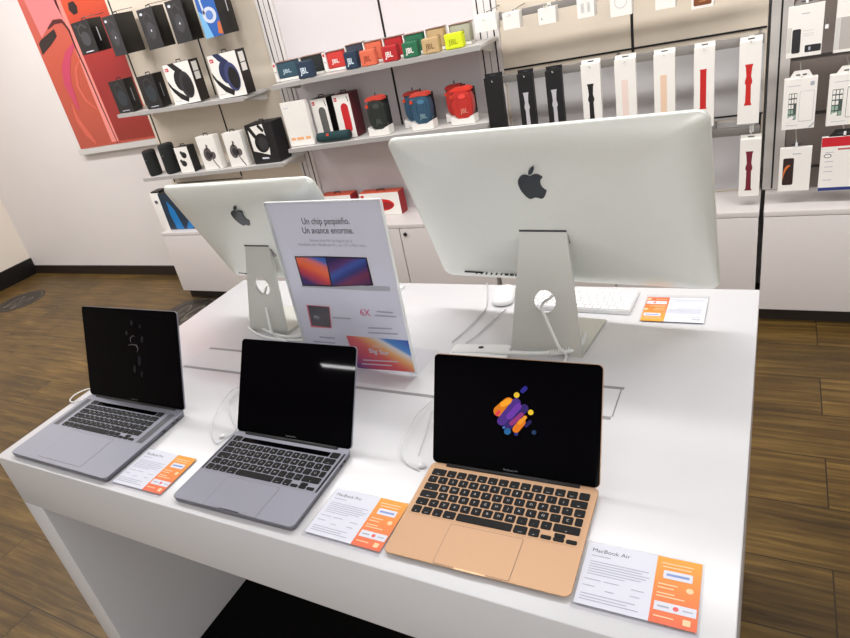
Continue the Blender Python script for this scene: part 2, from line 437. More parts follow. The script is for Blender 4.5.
def upright(x, label, w=0.075, white=M_wall, lines=(-0.3, 0.0, 0.3)):
    t = thing('shelf_upright', label, 'upright post', (x, YP-0.012, CZ1+0.002), 0, 'slotted uprights between the wall panels')
    MB().box(-w/2, w/2, 0, 0.158, 0, 2.2, white).build('post', t)
    for s in lines:
        MB().box(s*w-(0.0035 if s else 0.0015), s*w+(0.0035 if s else 0.0015), -0.001, 0.0, 0.004, 2.2, M_black if s else M_darkgrey).build('slot_line', t)
upright(-1.375, 'slotted upright between the headphone shelves and the portable speakers', 0.118)
upright(-0.075, 'slotted upright between the portable speakers and the hanging chargers', 0.118)
upright(1.161, 'silver upright left of the phone accessory packs', 0.075, mat('upright_silver', (206, 202, 198), 0.4, metal=0.1), (-0.02,))

# red poster
def poster():
    Y = YW-0.03
    pl = lambda *q: [(p.x, p.z) for p in (ony(a, b, Y) for a, b in q)]
    xl = ony(51, 75, Y).x - 0.02; xr = -2.665; zb = ony(82, 149, Y).z; zt = 2.62
    t = thing('wall_poster', 'tall red poster of a phone on the wall at upper left', 'poster', (0, 0, 0))
    t.location = (xl, Y, zb)
    bg = gradient_mat('poster_red_print', [(0, (176, 76, 58)), (0.45, (194, 82, 60)), (1, (206, 104, 98))], (0, 0, 1), 1/(zt-zb), 0, 0.35)
    MB().box(0, xr-xl, 0, 0.028, 0, zt-zb, bg).build('poster_sheet', t)
    MB().box(-0.02, xr-xl, -0.02, 0.028, -0.045, -0.002, M_shelf).build('poster_ledge', t)
    def pr(name, m, pts, k=1):
        MB().prism([(x-xl, z-zb) for x, z in pts if True], -0.0006*k, -0.0006*(k-1), m, 'y').build(name, t)
    def clampx(pts): return [(min(max(x, xl+0.001), xr-0.001), min(max(z, zb+0.001), zt-0.001)) for x, z in pts]
    # area right of the phone's edge: deep red below, orange above
    pr('printed_backdrop', gradient_mat('poster_backdrop', [(0, (140, 40, 30)), (0.3, (150, 34, 36)), (0.55, (176, 46, 42)), (0.64, (206, 74, 44)), (1, (216, 92, 50))], (0, 0, 1), 1/(zt-zb), 0, 0.35),
       clampx(pl((118, 141), (160, 135), (96, -60), (30, -60), (59, 0))), 1)
    pr('printed_phone_edge', mat('poster_pink_edge', (232, 138, 130), 0.35), clampx(pl((112, 142), (119, 141), (62, 5), (40, -60), (30, -60), (56, 5), (66, 24), (90, 88))), 2)
    pr('printed_phone_rim', mat('poster_dark_rim', (80, 26, 30), 0.35), clampx([(x, z) for x, z in strip(pl((118, 143), (101, 105), (86, 70), (76, 48), (69, 30), (62, 21), (54, 22), (48, 29)), [0.008, 0.012, 0.014, 0.016, 0.022, 0.028, 0.03, 0.01])]), 3)
    pr('printed_upper_glow', mat('poster_pink_glow', (222, 128, 130), 0.35), clampx(pl((24, 0), (42, 38), (52, 20), (60, 18), (66, 26), (56, 0), (36, -60), (2, -60))), 2)
    pr('printed_notch', mat('poster_black', (36, 22, 26), 0.35), clampx(pl((39, 44), (43, 55), (52, 44), (57, 36), (54, 29), (48, 34), (41, 40))), 4)
    pr('printed_magenta_arc', mat('poster_magenta', (196, 62, 96), 0.35), clampx(strip(pl((74, 44), (68, 55), (66, 70), (68, 85), (74, 98), (79, 110)), [0.02, 0.06, 0.09, 0.09, 0.06, 0.02])), 2)
    pr('printed_coral_arc', mat('poster_coral', (208, 96, 78), 0.35), clampx(strip(pl((80, 58), (76, 70), (78, 86), (86, 100), (98, 110)), [0.01, 0.03, 0.035, 0.03, 0.01])), 3)
    pr('printed_coral_arc', MATS['poster_coral'], clampx(strip(pl((72, 104), (78, 120), (88, 134), (96, 143)), [0.01, 0.05, 0.06, 0.02])), 3)
    pr('printed_lens', MATS['poster_black'], clampx(pl((68, 3), (73, 1), (77, 6), (78, 13), (74, 15), (69, 10))), 3)
poster()

# ------------------------------------------------------------------ shelves
def shelf(pL, pR, label, group='white wall shelves'):
    a = ony(*pL, YS); b_ = ony(*pR, YS)
    t = thing('wall_shelf', label, 'shelf', (a.x, YS, a.z), 0, group)
    w = b_.x-a.x; dz = b_.z-a.z; sl = math.atan2(dz, w)
    Mx = Matrix.Rotation(-sl, 4, 'Y')
    MB().box(0, w/math.cos(sl), 0.004, YP-YS-0.016, -0.016, 0, M_shelf, 0.001, M=Mx).build('shelf_board', t)
    MB().box(0, w/math.cos(sl), 0, 0.0035, -0.022, 0.001, M_shelf_lip, M=Mx).build('front_lip', t)
    for xx in (0.02, w-0.03):
        MB().prism([(0.03, 0), (YP-YS-0.016, 0), (YP-YS-0.016, -0.045), (YP-YS-0.05, -0.045)], xx, xx+0.004, M_shelf, 'x', M=Mx @ Matrix.Translation((0, 0, -0.017))).build('bracket', t)
    def z(x): return a.z + (x-a.x)/w*dz + 0.001
    return z
sB = shelf((117, 115), (243, 97), 'white shelf holding four headphone boxes')
sC = shelf((143, 179), (283, 163), 'white shelf holding black speakers and earphone boxes')
sD = shelf((270, 86.5), (480, 45), 'white shelf crowded with small cube speakers')
sE = shelf((288, 149.5), (487, 123), 'white shelf holding clip speakers and a tablet box')
# ------------------------------------------------------------------ keyboards
KEYROWS = [
    [(1.5, 'esc')] + [(1, 'F%d' % i) for i in range(1, 13)] + [(1, '')],
    [(1, c) for c in ['º', '1', '2', '3', '4', '5', '6', '7', '8', '9', '0', '?', '¿']] + [(1.5, 'del')],
    [(1.5, 'tab')] + [(1, c) for c in 'QWERTYUIOP'] + [(1, '^'), (1, '*'), (1, 'ret')],
    [(1.75, 'caps')] + [(1, c) for c in 'ASDFGHJKL'] + [(1, 'Ñ'), (1, '´'), (1, 'Ç'), (0.75, '')],
    [(1.25, 'sh'), (1, '<')] + [(1, c) for c in 'ZXCVBNM'] + [(1, ','), (1, '.'), (1, '-'), (2.25, 'sh')],
    [(1, 'fn'), (1, 'ctrl'), (1, 'alt'), (1.25, 'cmd'), (5, ''), (1.25, 'cmd'), (1, 'alt'), ('arrows', '')],
]
_keymesh = {}
def key_obj(parent, w, h, x, y, z, txt, mk, mg, th=0.0011):
    k = (round(w, 5), round(h, 5), txt, mk.name, mg.name if mg else '')
    if k not in _keymesh:
        mb = MB(); mb.prism(rrect(w, h, min(0.0022, h*0.3), 3), 0, th, mk)
        if txt and mg:
            if len(txt) == 1: add_text(mb, txt, mg, 0, -0.0022, h=0.0046, align='c', d=th+0.0001)
            else: add_text(mb, txt, mg, 0, -h/2+0.0022, h=0.0024, align='c', d=th+0.0001)
        o = mb.build('key'); _keymesh[k] = o.data; bpy.data.objects.remove(o)
    o = bpy.data.objects.new('key', _keymesh[k]); COL.objects.link(o); o.parent = parent; o.location = (x, y, z)
def keyboard(parent, x0, y0, z, mk, mg, plate=None, unit=0.01902, pitch=0.0182, gap=0.0031, touchbar=False, W=14.5):
    """x0,y0 = front-left of the key field"""
    w = 14.5*unit
    kb = MB().prism(rrect(w+0.003, 6*pitch+0.003, 0.003, 4, w/2, 3*pitch), 0, 0.0002, plate or mk).build('keyboard', parent, (x0, y0, z))
    n = 0
    for r, row in enumerate(KEYROWS):
        yc = (5-r)*pitch + pitch/2; x = 0; kh = pitch-gap
        if r == 0 and touchbar:
            key_obj(kb, unit*1.2-gap, kh, unit*0.6, yc, 0.0002, 'esc', mk, mg)
            MB().prism(rrect(unit*11.9, kh*0.85, 0.001, 2, unit*7.25, yc), 0.0002, 0.0006, M_bezel).build('touch_bar', kb)
            key_obj(kb, unit*1.2-gap, kh, unit*13.9, yc, 0.0002, '', mk, mg)
            continue
        for kw, t in row:
            if kw == 'arrows':
                for (dx, dy) in ((0.5, -0.25), (1.5, -0.25), (1.5, 0.25), (2.5, -0.25)):
                    key_obj(kb, unit-gap, kh/2-0.0006, x+dx*unit, yc+dy*kh*1.05, 0.0002, '', mk, None)
                continue
            key_obj(kb, kw*unit-gap, kh, x+kw*unit/2, yc, 0.0002, t, mk, mg)
            x += kw*unit
    return kb

# ------------------------------------------------------------------ laptops
def laptop(name, label, x, y, th, tilt, w, d, sh, mbody, medge, thick=0.0105, wedge=False, kmargin=None, tp=(0.12, 0.08), touchbar=False, ports=0, brand=''):
    t = thing(name, label, 'laptop', (x, y, ZT+0.0006), th, 'open laptops in a row on the white table')
    z0 = 0.0012
    # base: rounded slab (front edge thinner on the wedge model)
    b = MB(); pts = rrect(w, d, 0.011, 8, w/2, d/2)
    lo = [b.bm.verts.new((px_*1.0 + (w/2-px_)*0.012, py_ + (d/2-py_)*0.012, z0 + (0.0045*(1-py_/d) if wedge else 0.0))) for px_, py_ in pts]
    mi = b.mi(mbody); me_ = b.mi(medge)
    def ztop(py_): return z0 + thick*(0.62 + 0.38*py_/d if wedge else 1.0)
    mid = [b.bm.verts.new((px_, py_, ztop(py_)-0.0010)) for px_, py_ in pts]
    top = [b.bm.verts.new((px_ + (w/2-px_)*0.006, py_ + (d/2-py_)*0.006, ztop(py_))) for px_, py_ in pts]
    n = len(pts)
    for i in range(n):
        j = (i+1) % n
        f = b.bm.faces.new([lo[i], lo[j], mid[j], mid[i]]); f.material_index = me_; f.smooth = True
        f = b.bm.faces.new([mid[i], mid[j], top[j], top[i]]); f.material_index = mi; f.smooth = True
    f = b.bm.faces.new(lo[::-1]); f.material_index = me_
    f = b.bm.faces.new(top); f.material_index = mi
    b.build('base', t)
    # deck frame follows the (slightly sloping) top face
    slope = math.atan2(ztop(d)-ztop(0), d)
    deck = Matrix.Translation((0, 0, ztop(0)+0.0001)) @ Matrix.Rotation(slope, 4, 'X')
    kw = 14.5*0.01902; kx = (w-kw)/2; ky = d - (kmargin or 0.0165) - 6*0.0182
    kbo = keyboard(t, kx, ky, 0, M_key, M_glyph, mbody, touchbar=touchbar)
    kbo.matrix_local = deck @ Matrix.Translation((kx, ky, 0.0001))
    tw_, tl_ = tp; yt = ky - 0.0065 - tl_
    o = MB().prism(rrect(tw_, tl_, 0.003, 4, w/2, yt+tl_/2), 0, 0.00012, M_gap).prism(rrect(tw_-0.0013, tl_-0.0013, 0.003, 4, w/2, yt+tl_/2), 0.00012, 0.0002, mbody).build('trackpad', t)
    o.matrix_local = deck
    if kx > 0.012:
        mgr = mat('speaker_grille_' + mbody.name, (108, 108, 114) if not wedge else (190, 150, 112), 0.6, noise=0.8, nscale=900)
        gw = min(kx-0.012, 0.02)
        for gx in (kx/2-gw/2, w-kx/2-gw/2):
            o = MB().prism(rrect(gw, 6*0.0182, 0.002, 3, gx+gw/2, ky+3*0.0182), 0, 0.0001, mgr).build('speaker_grille', t); o.matrix_local = deck
    # thumb notch
    o = MB().prism(rrect(0.05, 0.003, 0.0014, 4, w/2, 0.0012), 0.0, 0.0002, medge).build('opening_notch', t); o.matrix_local = deck
    for k in range(ports):
        yy = d-0.03-0.014*k if k < 2 else d-0.055-0.01*k
        MB().prism(ellipse(yy, z0+thick*0.5, 0.0045, 0.0016, 12), w-0.0006, w+0.0003, M_black, 'x').build('port', t)
    for fx in (0.025, w-0.025):
        for fy in (0.02, d-0.02):
            MB().lathe([(0.007, 0.0), (0.006, 0.0036 if not wedge else 0.0052)], M_black, (fx, fy, -0.0001), 12).build('rubber_foot', t)
    # hinge
    hz = ztop(d)
    MB().tube([(0.03, d-0.0045, hz-0.0005), (w-0.03, d-0.0045, hz-0.0005)], 0.0042, M_black, 10, 0).build('hinge', t)
    # lid
    L = Matrix.Translation((0, d-0.002, hz-0.001)) @ Matrix.Rotation(-tilt, 4, 'X')
    # lid local: x right, z up the lid, y away from the user
    lid = MB(); lt = 0.0042
    lid.prism(rrect(w, sh, 0.009, 8, w/2, sh/2+0.001), 0.0, lt, mbody, 'y', bev=0.0006)
    lo_ = lid.build('lid', t, M=L)
    sc_ = MB().prism(rrect(w-0.0014, sh-0.0014, 0.0084, 8, w/2, sh/2+0.001), -0.0006, 0.0001, M_bezel, 'y').prism(rrect(w-0.012, sh-0.024, 0.003, 4, w/2, sh/2+0.007), -0.00075, -0.0005, M_screen, 'y').build('screen', lo_)
    tb = MB(); add_text(tb, brand, mat('bezel_text', (120, 120, 126), 0.5), w/2, 0.0062, h=0.0034, align='c', d=-0.0009, frame='y'); tb.build('bezel_lettering', lo_)
    return t, lo_, L

lap1, lid1, L1 = laptop('laptop', 'large space grey laptop with black screen at the table\'s left end', -0.388, -0.013, -0.002, 0.366, 0.366, 0.248, 0.241, M_space, M_space2, 0.0125, False, 0.022, (0.16, 0.099), True, 3, 'MacBook Pro')
lap2, lid2, L2 = laptop('laptop', 'smaller space grey laptop in the middle with a blank black screen', 0.179, -0.010, 0.016, 0.552, 0.300, 0.212, 0.204, M_space, M_space2, 0.0115, False, 0.0165, (0.132, 0.080), True, 2, 'MacBook Pro')
lap3, lid3, L3 = laptop('laptop', 'gold laptop with colourful shapes glowing on its black screen', 0.655, 0.001, 0.024, 0.472, 0.294, 0.214, 0.200, M_gold, M_gold2, 0.0115, True, 0.0165, (0.12, 0.080), False, 0, 'MacBook Air')

def to_local(root, L, px, py):
    """pixel -> lid plane coordinates (x, z)"""
    W = Matrix.Translation(root.location) @ Matrix.Rotation(root.rotation_euler.z, 4, 'Z') @ L
    Wi = W.inverted(); o = Wi @ cam_loc; d = Wi.to_3x3() @ ray(px, py); t = (0 - o.y)/d.y
    p = o + d*t; return (p.x, p.z)
def emat(name, c, s=0.8):
    return mat(name, c, 0.3, emit=c, es=s, spec=0.1)
def glow(lid, root, L, m, pix, k=1, name='glowing_shape'):
    MB().prism([to_local(root, L, *p) for p in pix], -0.0009-0.0001*k, -0.0008-0.0001*k, m, 'y').build(name, lid)
def pcapsule(x0, y0, x1, y1, r, n=8):
    a = math.atan2(y1-y0, x1-x0); pts = []
    for k in range(n+1): t = a - PI/2 + PI*k/n; pts.append((x1+r*math.cos(t), y1+r*math.sin(t)))
    for k in range(n+1): t = a + PI/2 + PI*k/n; pts.append((x0+r*math.cos(t), y0+r*math.sin(t)))
    return pts
Z3 = lambda x, y: (380+x/2.2, 330+y/2.2)
def cap3(x0, y0, x1, y1, r): return [Z3(*p) for p in pcapsule(x0, y0, x1, y1, r)]
gs = [
    ((196, 112, 26), cap3(262, 178, 283, 160, 12), 1), ((226, 150, 40), cap3(270, 163, 284, 157, 6), 2), ((70, 44, 120), cap3(268, 200, 300, 160, 10), 2), ((96, 52, 150), cap3(285, 190, 305, 168, 7), 3),
    ((48, 36, 96), cap3(282, 212, 318, 172, 9), 1), ((130, 50, 110), cap3(290, 205, 312, 186, 5), 4), ((204, 110, 30), cap3(300, 218, 313, 202, 8), 5), ((214, 140, 40), cap3(308, 204, 320, 192, 4), 6),
    ((206, 170, 50), ellipse(*Z3(301, 143), 2.9, 2.9), 1), ((210, 176, 46), ellipse(*Z3(332, 181), 2.8, 2.8), 1), ((40, 36, 120), cap3(314, 134, 320, 128, 5), 1),
    ((36, 92, 140), ellipse(*Z3(281, 223), 3.4, 3.2), 6), ((30, 52, 84), ellipse(*Z3(339, 225), 2.4, 2.4), 1), ((60, 100, 160), ellipse(*Z3(273, 214), 1.4, 1.4), 6), ((40, 44, 110), ellipse(*Z3(300, 228), 2.2, 2.0), 3),
    ((200, 60, 70), cap3(258, 185, 262, 180, 4), 3), ((36, 30, 80), cap3(322, 210, 330, 202, 4), 1)]
for i, (c, p, k) in enumerate(gs): glow(lid3, lap3, L3, emat('glow_%d' % i, c, 0.55), p, k)
# reflections in the large laptop's screen, painted as faint grey emissive shapes
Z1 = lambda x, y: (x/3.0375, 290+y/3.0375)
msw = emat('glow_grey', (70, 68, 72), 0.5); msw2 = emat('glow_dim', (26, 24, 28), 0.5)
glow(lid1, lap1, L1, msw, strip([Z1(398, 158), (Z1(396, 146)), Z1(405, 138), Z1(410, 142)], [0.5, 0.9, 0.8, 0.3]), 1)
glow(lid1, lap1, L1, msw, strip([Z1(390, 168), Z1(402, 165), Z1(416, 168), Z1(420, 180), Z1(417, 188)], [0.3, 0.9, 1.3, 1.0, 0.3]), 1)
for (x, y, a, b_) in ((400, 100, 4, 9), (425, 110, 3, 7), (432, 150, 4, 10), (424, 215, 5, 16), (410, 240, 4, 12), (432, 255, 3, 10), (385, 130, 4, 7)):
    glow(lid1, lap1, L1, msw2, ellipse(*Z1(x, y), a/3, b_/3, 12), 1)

# ------------------------------------------------------------------ desktop computers seen from behind
def desktop(label, cx, cy, cz, yaw, tilt, w, h, foot_y, sw_top, sw_bot, v_hinge, hole_z, hole_r, foot_len, v_mark, mark_h, xoff=0.0, foot_dx=0.0, bulge=0.034):
    ax = Vector((math.cos(yaw), math.sin(yaw), 0)); ay = Vector((-math.sin(yaw), math.cos(yaw), 0))
    base = Vector((cx, cy, 0)) + ax*xoff
    fb = base + ay*(foot_y - cy)
    t = thing('desktop_computer', label, 'computer', (fb.x, fb.y, ZT), yaw, 'silver all-in-one computers seen from behind')
    # panel frame in local coordinates; panel bottom centre:
    pb = Vector((-xoff, cy-foot_y, cz-ZT))
    PM = Matrix.Translation(pb) @ Matrix.Rotation(-tilt, 4, 'X')     # local x right, z up the panel, -y towards the viewer
    # housing: rounded slab, bulging back
    b = MB(); pts = rrect(w, h, 0.022, 8, 0, h/2); n = len(pts); mi = b.mi(M_alu)
    edge = 0.006
    rings = []
    prof = [(1.0, edge-0.0), (1.0, 0.001), (0.997, -0.001), (0.985, -0.004), (0.95, -0.0095), (0.88, -0.017), (0.78, -0.0245), (0.66, -0.029), (0.5, -0.032), (0.34, -0.0335), (0.17, -0.034), (0.04, -0.034)]
    for s, dd in prof:
        rings.append([b.bm.verts.new((p[0]*s, dd*(bulge/0.034 if dd < 0 else 1), h/2 + (p[1]-h/2)*s)) for p in pts])
    for i in range(len(rings)-1):
        for k in range(n):
            j = (k+1) % n
            f = b.bm.faces.new([rings[i][k], rings[i][j], rings[i+1][j], rings[i+1][k]]); f.smooth = True; f.material_index = mi
    f = b.bm.faces.new(rings[-1]); f.smooth = True
    b.bm.faces.new(rings[0][::-1])
    hs = b.build('housing', t, M=PM)
    MB().prism(rrect(w-0.008, h-0.08, 0.018, 6, 0, h/2+0.034), edge, edge+0.001, M_screen, 'y').build('screen', t, M=PM)
    MB().prism(rrect(w-0.008, 0.060, 0.018, 6, 0, 0.036), edge, edge+0.0008, M_alu, 'y').build('chin', t, M=PM)
    # mark
    bz = -bulge - 0.0006
    mk = MB(); mk.prism([(u*0.86*mark_h-xo_mark[0]+0, v_mark+v*mark_h) for u, v in FM_BODY], bz, bz+0.004, mat('gloss_black_mark', (30, 40, 46), 0.15, spec=0.6), 'y')
    mk.prism([(u*0.86*mark_h-xo_mark[0], v_mark+v*mark_h) for u, v in FM_LEAF], bz, bz+0.004, MATS['gloss_black_mark'], 'y')
    mk.build('back_logo', t, M=PM)
    # ports along the lower left of the back
    pm = mat('port_dark', (46, 48, 50), 0.5)
    for k in range(9):
        pw = 0.010 if k in (6, 7, 8) else 0.0045
        xx = -w*0.33 + k*0.0135*(w/0.65)
        yb = -0.0205 * bulge/0.034
        MB().prism(rrect(pw, 0.0026, 0.0011, 2, xx, 0.036), yb-0.0052, yb+0.004, pm, 'y').build('port', t, M=PM)
    MB().prism(strip([(-w*0.38, 0.040), (-w*0.30, 0.039)], 0.0010), -0.0262*bulge/0.034, -0.018*bulge/0.034, pm, 'y').build('vent', t, M=PM)
    # stand neck: a leaning plate with a round hole
    hp = PM @ Vector((xoff, -bulge+0.002, v_hinge)); zt, yt = hp.z, hp.y
    lean = math.atan2(yt, zt); Ln = math.hypot(yt, zt)
    hc = hole_z/zt*Ln
    outline = []
    nn = 48
    hx0 = (foot_dx)*(1-hc/Ln)
    def side(v, s): k = v/Ln; return s*(sw_bot*(1-k)+sw_top*k)/2 + foot_dx*(1-k)
    corners = [(side(0.0, -1), 0.0), (side(0.0, 1), 0.0), (side(Ln, 1), Ln), (side(Ln, -1), Ln)]
    def cast(a):
        d = Vector((math.cos(a), math.sin(a))); best = None
        for i in range(4):
            p, q = Vector(corners[i]), Vector(corners[(i+1) % 4]); e = q-p; den = d.x*e.y-d.y*e.x
            if abs(den) < 1e-9: continue
            o_ = p - Vector((hx0, hc)); tt = (o_.x*e.y-o_.y*e.x)/den; uu = (o_.x*d.y-o_.y*d.x)/den
            if tt > 0 and -1e-6 <= uu <= 1+1e-6 and (best is None or tt < best): best = tt
        return (hx0+d.x*best, hc+d.y*best)
    angs = sorted([2*PI*k/nn for k in range(nn)] + [math.atan2(c[1]-hc, c[0]-hx0) % (2*PI) for c in corners])
    inner = [(hx0+hole_r*math.cos(a), hc+hole_r*math.sin(a)) for a in angs]; outer = [cast(a) for a in angs]
    b = MB(); mi = b.mi(M_alu_stand); th = 0.007
    V = [[b.bm.verts.new((u, dd, v)) for u, v in P_] for dd in (0.0, th) for P_ in (inner, outer)]
    m_ = len(angs)
    for i in range(m_):
        j = (i+1) % m_
        for q in ((V[0][i], V[0][j], V[1][j], V[1][i]), (V[2][i], V[2][j], V[3][j], V[3][i]), (V[0][i], V[0][j], V[2][j], V[2][i]), (V[1][i], V[1][j], V[3][j], V[3][i])):
            try: f = b.bm.faces.new(q); f.material_index = mi
            except ValueError: pass
    NM = Matrix.Rotation(-lean, 4, 'X')
    b.build('stand_neck', t, M=NM)
    MB().prism([(foot_dx-sw_bot/2, 0.001), (foot_dx+sw_bot/2, 0.001), (foot_dx+sw_bot/2+0.004, foot_len), (foot_dx-sw_bot/2-0.004, foot_len)], 0.0004, 0.006, M_alu_stand, 'z', bev=0.001).build('stand_foot', t)
    MB().box(xoff-sw_top/2-0.001, xoff+sw_top/2+0.001, -bulge-0.0012, -bulge+0.006, v_hinge-0.003, v_hinge+0.0015, M_darkgrey).build('hinge_slot', t, M=PM)
    MB().prism([(yt+0.002, zt-0.012), (yt+0.03, zt-0.010), (yt+0.03, zt-0.055), (yt+0.006, zt-0.03)], sw_top*0.1, sw_top/2+0.003, M_metalgrey, 'x').build('hinge_bracket', t)
    return t, PM
xo_mark = [0.0]
xo_mark[0] = -0.002
imac27, PM27 = desktop('large silver all-in-one computer seen from behind, at the table\'s right', 0.751, 0.806, 1.022, -0.089, -0.349, 0.65, 0.430, 0.625, 0.104, 0.165, 0.192, 0.112, 0.0255, 0.165, 0.320, 0.080, xoff=-0.004, foot_dx=0.012)
xo_mark[0] = 0.003
imac21, PM21 = desktop('smaller silver all-in-one computer seen from behind, left of the sign', 0.025, 0.723, 1.060, -0.066, -0.412, 0.528, 0.362, 0.620, 0.088, 0.150, 0.172, 0.150, 0.027, 0.15, 0.281, 0.068, xoff=-0.024, foot_dx=-0.062)

# ------------------------------------------------------------------ A3 sign in a clear holder
SW, SH = 0.314, 0.413
sx, sy, syaw, stilt = 0.324, 0.499, -0.071, 0.026
sign = thing('sign_holder', 'tall clear acrylic holder with a Spanish poster about a small chip', 'sign', (sx, sy, ZT+0.0006), syaw)
SM = Matrix.Translation((0, 0, 0.0075)) @ Matrix.Rotation(-stilt, 4, 'X')
MB().box(-SW/2, SW/2, 0.0, 0.0006, 0, SH, M_paper).build('poster_sheet', sign, M=SM)
MB().box(-SW/2-0.004, SW/2+0.004, -0.0045, -0.0025, -0.004, SH+0.002, M_clear).box(-SW/2-0.004, SW/2+0.004, 0.0015, 0.0035, -0.004, SH+0.002, M_clear).build('acrylic_sheet', sign, M=SM)
MB().box(-SW/2-0.004, SW/2+0.004, -0.055, 0.11, 0, 0.003, M_clear).build('acrylic_foot', sign)
mE = mat('acrylic_edge', (226, 229, 230), 0.2)
MB().box(-SW/2-0.0055, -SW/2-0.004, -0.0045, 0.0035, -0.002, SH+0.002, mE).box(SW/2+0.004, SW/2+0.0055, -0.0045, 0.0035, -0.002, SH+0.002, mE).box(-SW/2-0.0055, SW/2+0.0055, -0.0045, 0.0035, SH+0.002, SH+0.0035, mE).build('acrylic_edge', sign, M=SM)
def s_uv(px, py):
    W = Matrix.Translation(sign.location) @ Matrix.Rotation(syaw, 4, 'Z') @ SM
    Wi = W.inverted(); o = Wi @ cam_loc; d = Wi.to_3x3() @ ray(px, py); t = -o.y/d.y; p = o+d*t
    return (p.x, p.z)
ZS = lambda x, y: s_uv(260+x/3.188, 190+y/3.188)
def sprint(name, m, pts, k=1, parent=None):
    return MB().prism([ZS(*p) for p in pts], -0.0003*k, -0.0003*(k-1), m, 'y').build(name, parent or sign, M=SM)
def stext(name, txt, m, L, Rr, h, bold=False):
    a, c = ZS(*L), ZS(*Rr); ty = (a[1]+c[1])/2
    b = MB(); add_text(b, txt, m, a[0], ty, h=h, w=c[0]-a[0], d=-0.0006, frame='y', bold=bold); return b.build(name, sign, M=SM)
stext('heading_text', 'Un chip pequeño.', M_textdark, (136, 108), (288, 110), 0.0155)
stext('heading_text', 'Un avance enorme.', M_textdark, (138, 137), (300, 140), 0.0155)
stext('small_text', 'Nuevo chip M1 de Apple en la', M_textgrey, (160, 164), (295, 167), 0.0065)
stext('small_text', 'MacBook Air, MacBook Pro de 13" y Mac mini.', M_textgrey, (124, 176), (340, 183), 0.0068)
g1 = gradient_mat('printed_sunset_screen', [(0.0, (60, 40, 110)), (0.25, (200, 60, 70)), (0.45, (240, 110, 60)), (0.62, (230, 120, 110)), (0.75, (70, 110, 190)), (1, (30, 60, 140))], (0.5, 0, 1.0), 9.0, -1.85, 0.4, warp=0.05)
g2 = gradient_mat('printed_night_screen', [(0.0, (40, 30, 90)), (0.3, (120, 40, 80)), (0.45, (40, 50, 120)), (0.6, (60, 90, 170)), (0.75, (90, 50, 110)), (1, (30, 34, 90))], (-0.5, 0, 1.0), 8.5, -1.53, 0.4, warp=0.08)
M_pgrey = mat('printed_laptop_grey', (176, 178, 186), 0.5)
a = sprint('printed_laptop', M_black, [(110, 211), (211, 211), (230, 309), (136, 306)], 1)
MB().prism([ZS(*p) for p in [(115, 215), (209, 215), (226, 303), (139, 301)]], -0.0006, -0.0003, g1, 'y').build('printed_laptop_screen', a)
a = sprint('printed_laptop', M_black, [(208, 211), (340, 215), (362, 304), (229, 310)], 2)
MB().prism([ZS(*p) for p in [(212, 215), (337, 219), (356, 300), (232, 305)]], -0.0009, -0.0006, g2, 'y').build('printed_laptop_screen', a)
sprint('printed_laptop_base', M_pgrey, [(130, 305), (230, 308), (325, 304), (414, 308), (416, 322), (330, 320), (230, 314), (135, 309)], 3)
sprint('printed_chip_frame', mat('printed_chip_red', (214, 90, 110), 0.5), [(148, 366), (222, 372), (229, 441), (163, 437)], 1)
sprint('printed_chip', mat('printed_chip_black', (58, 54, 62), 0.5), [(153, 368), (220, 374), (226, 438), (166, 431)], 2)
b = MB(); p = ZS(175, 410); add_text(b, 'M1', M_paper, p[0], p[1], h=0.010, d=-0.0009, frame='y'); b.build('chip_text', sign, M=SM)
b = MB(); p = ZS(322, 399); add_text(b, '6X', mat('pink_print', (214, 60, 110), 0.5), p[0], p[1], h=0.017, d=-0.0006, frame='y'); b.build('number_text', sign, M=SM)
b = MB()
for (x0, y0, x1, y1) in ((232, 404, 290, 408), (372, 385, 424, 389), (366, 397, 434, 402), (345, 437, 420, 440), (345, 452, 440, 457), (190, 466, 238, 470), (170, 480, 240, 486)):
    b.prism([ZS(x0, y0), ZS(x1, y1), ZS(x1, y1+4.5), ZS(x0, y0+4.5)], -0.0006, -0.0003, M_textgrey, 'y')
b.build('small_text', sign, M=SM)
g3 = gradient_mat('printed_banner_gradient', [(0, (120, 60, 130)), (0.2, (206, 70, 110)), (0.45, (230, 96, 90)), (0.62, (240, 180, 110)), (0.74, (225, 225, 225)), (0.8, (70, 140, 210)), (1, (40, 90, 180))], (0.55, 0, 1.0), 6.0, -0.12, 0.4, warp=0.03)
sprint('printed_banner', g3, [(275, 464), (472, 480), (494, 580), (312, 568)], 1)
b = MB(); p = ZS(350, 518); q = ZS(412, 520)
add_text(b, 'Big Sur', M_paper, p[0], p[1], w=q[0]-p[0], h=0.012, d=-0.0006, frame='y', bold=True); p = ZS(360, 500); add_text(b, 'macOS', M_paper, p[0], p[1], h=0.006, d=-0.0006, frame='y')
for (x0, y0, x1, y1) in ((330, 540, 440, 546), (325, 552, 420, 558)): b.prism([ZS(x0, y0), ZS(x1, y1), ZS(x1, y1+3), ZS(x0, y0+3)], -0.0006, -0.0003, M_paper, 'y')
b.build('banner_text', sign, M=SM)

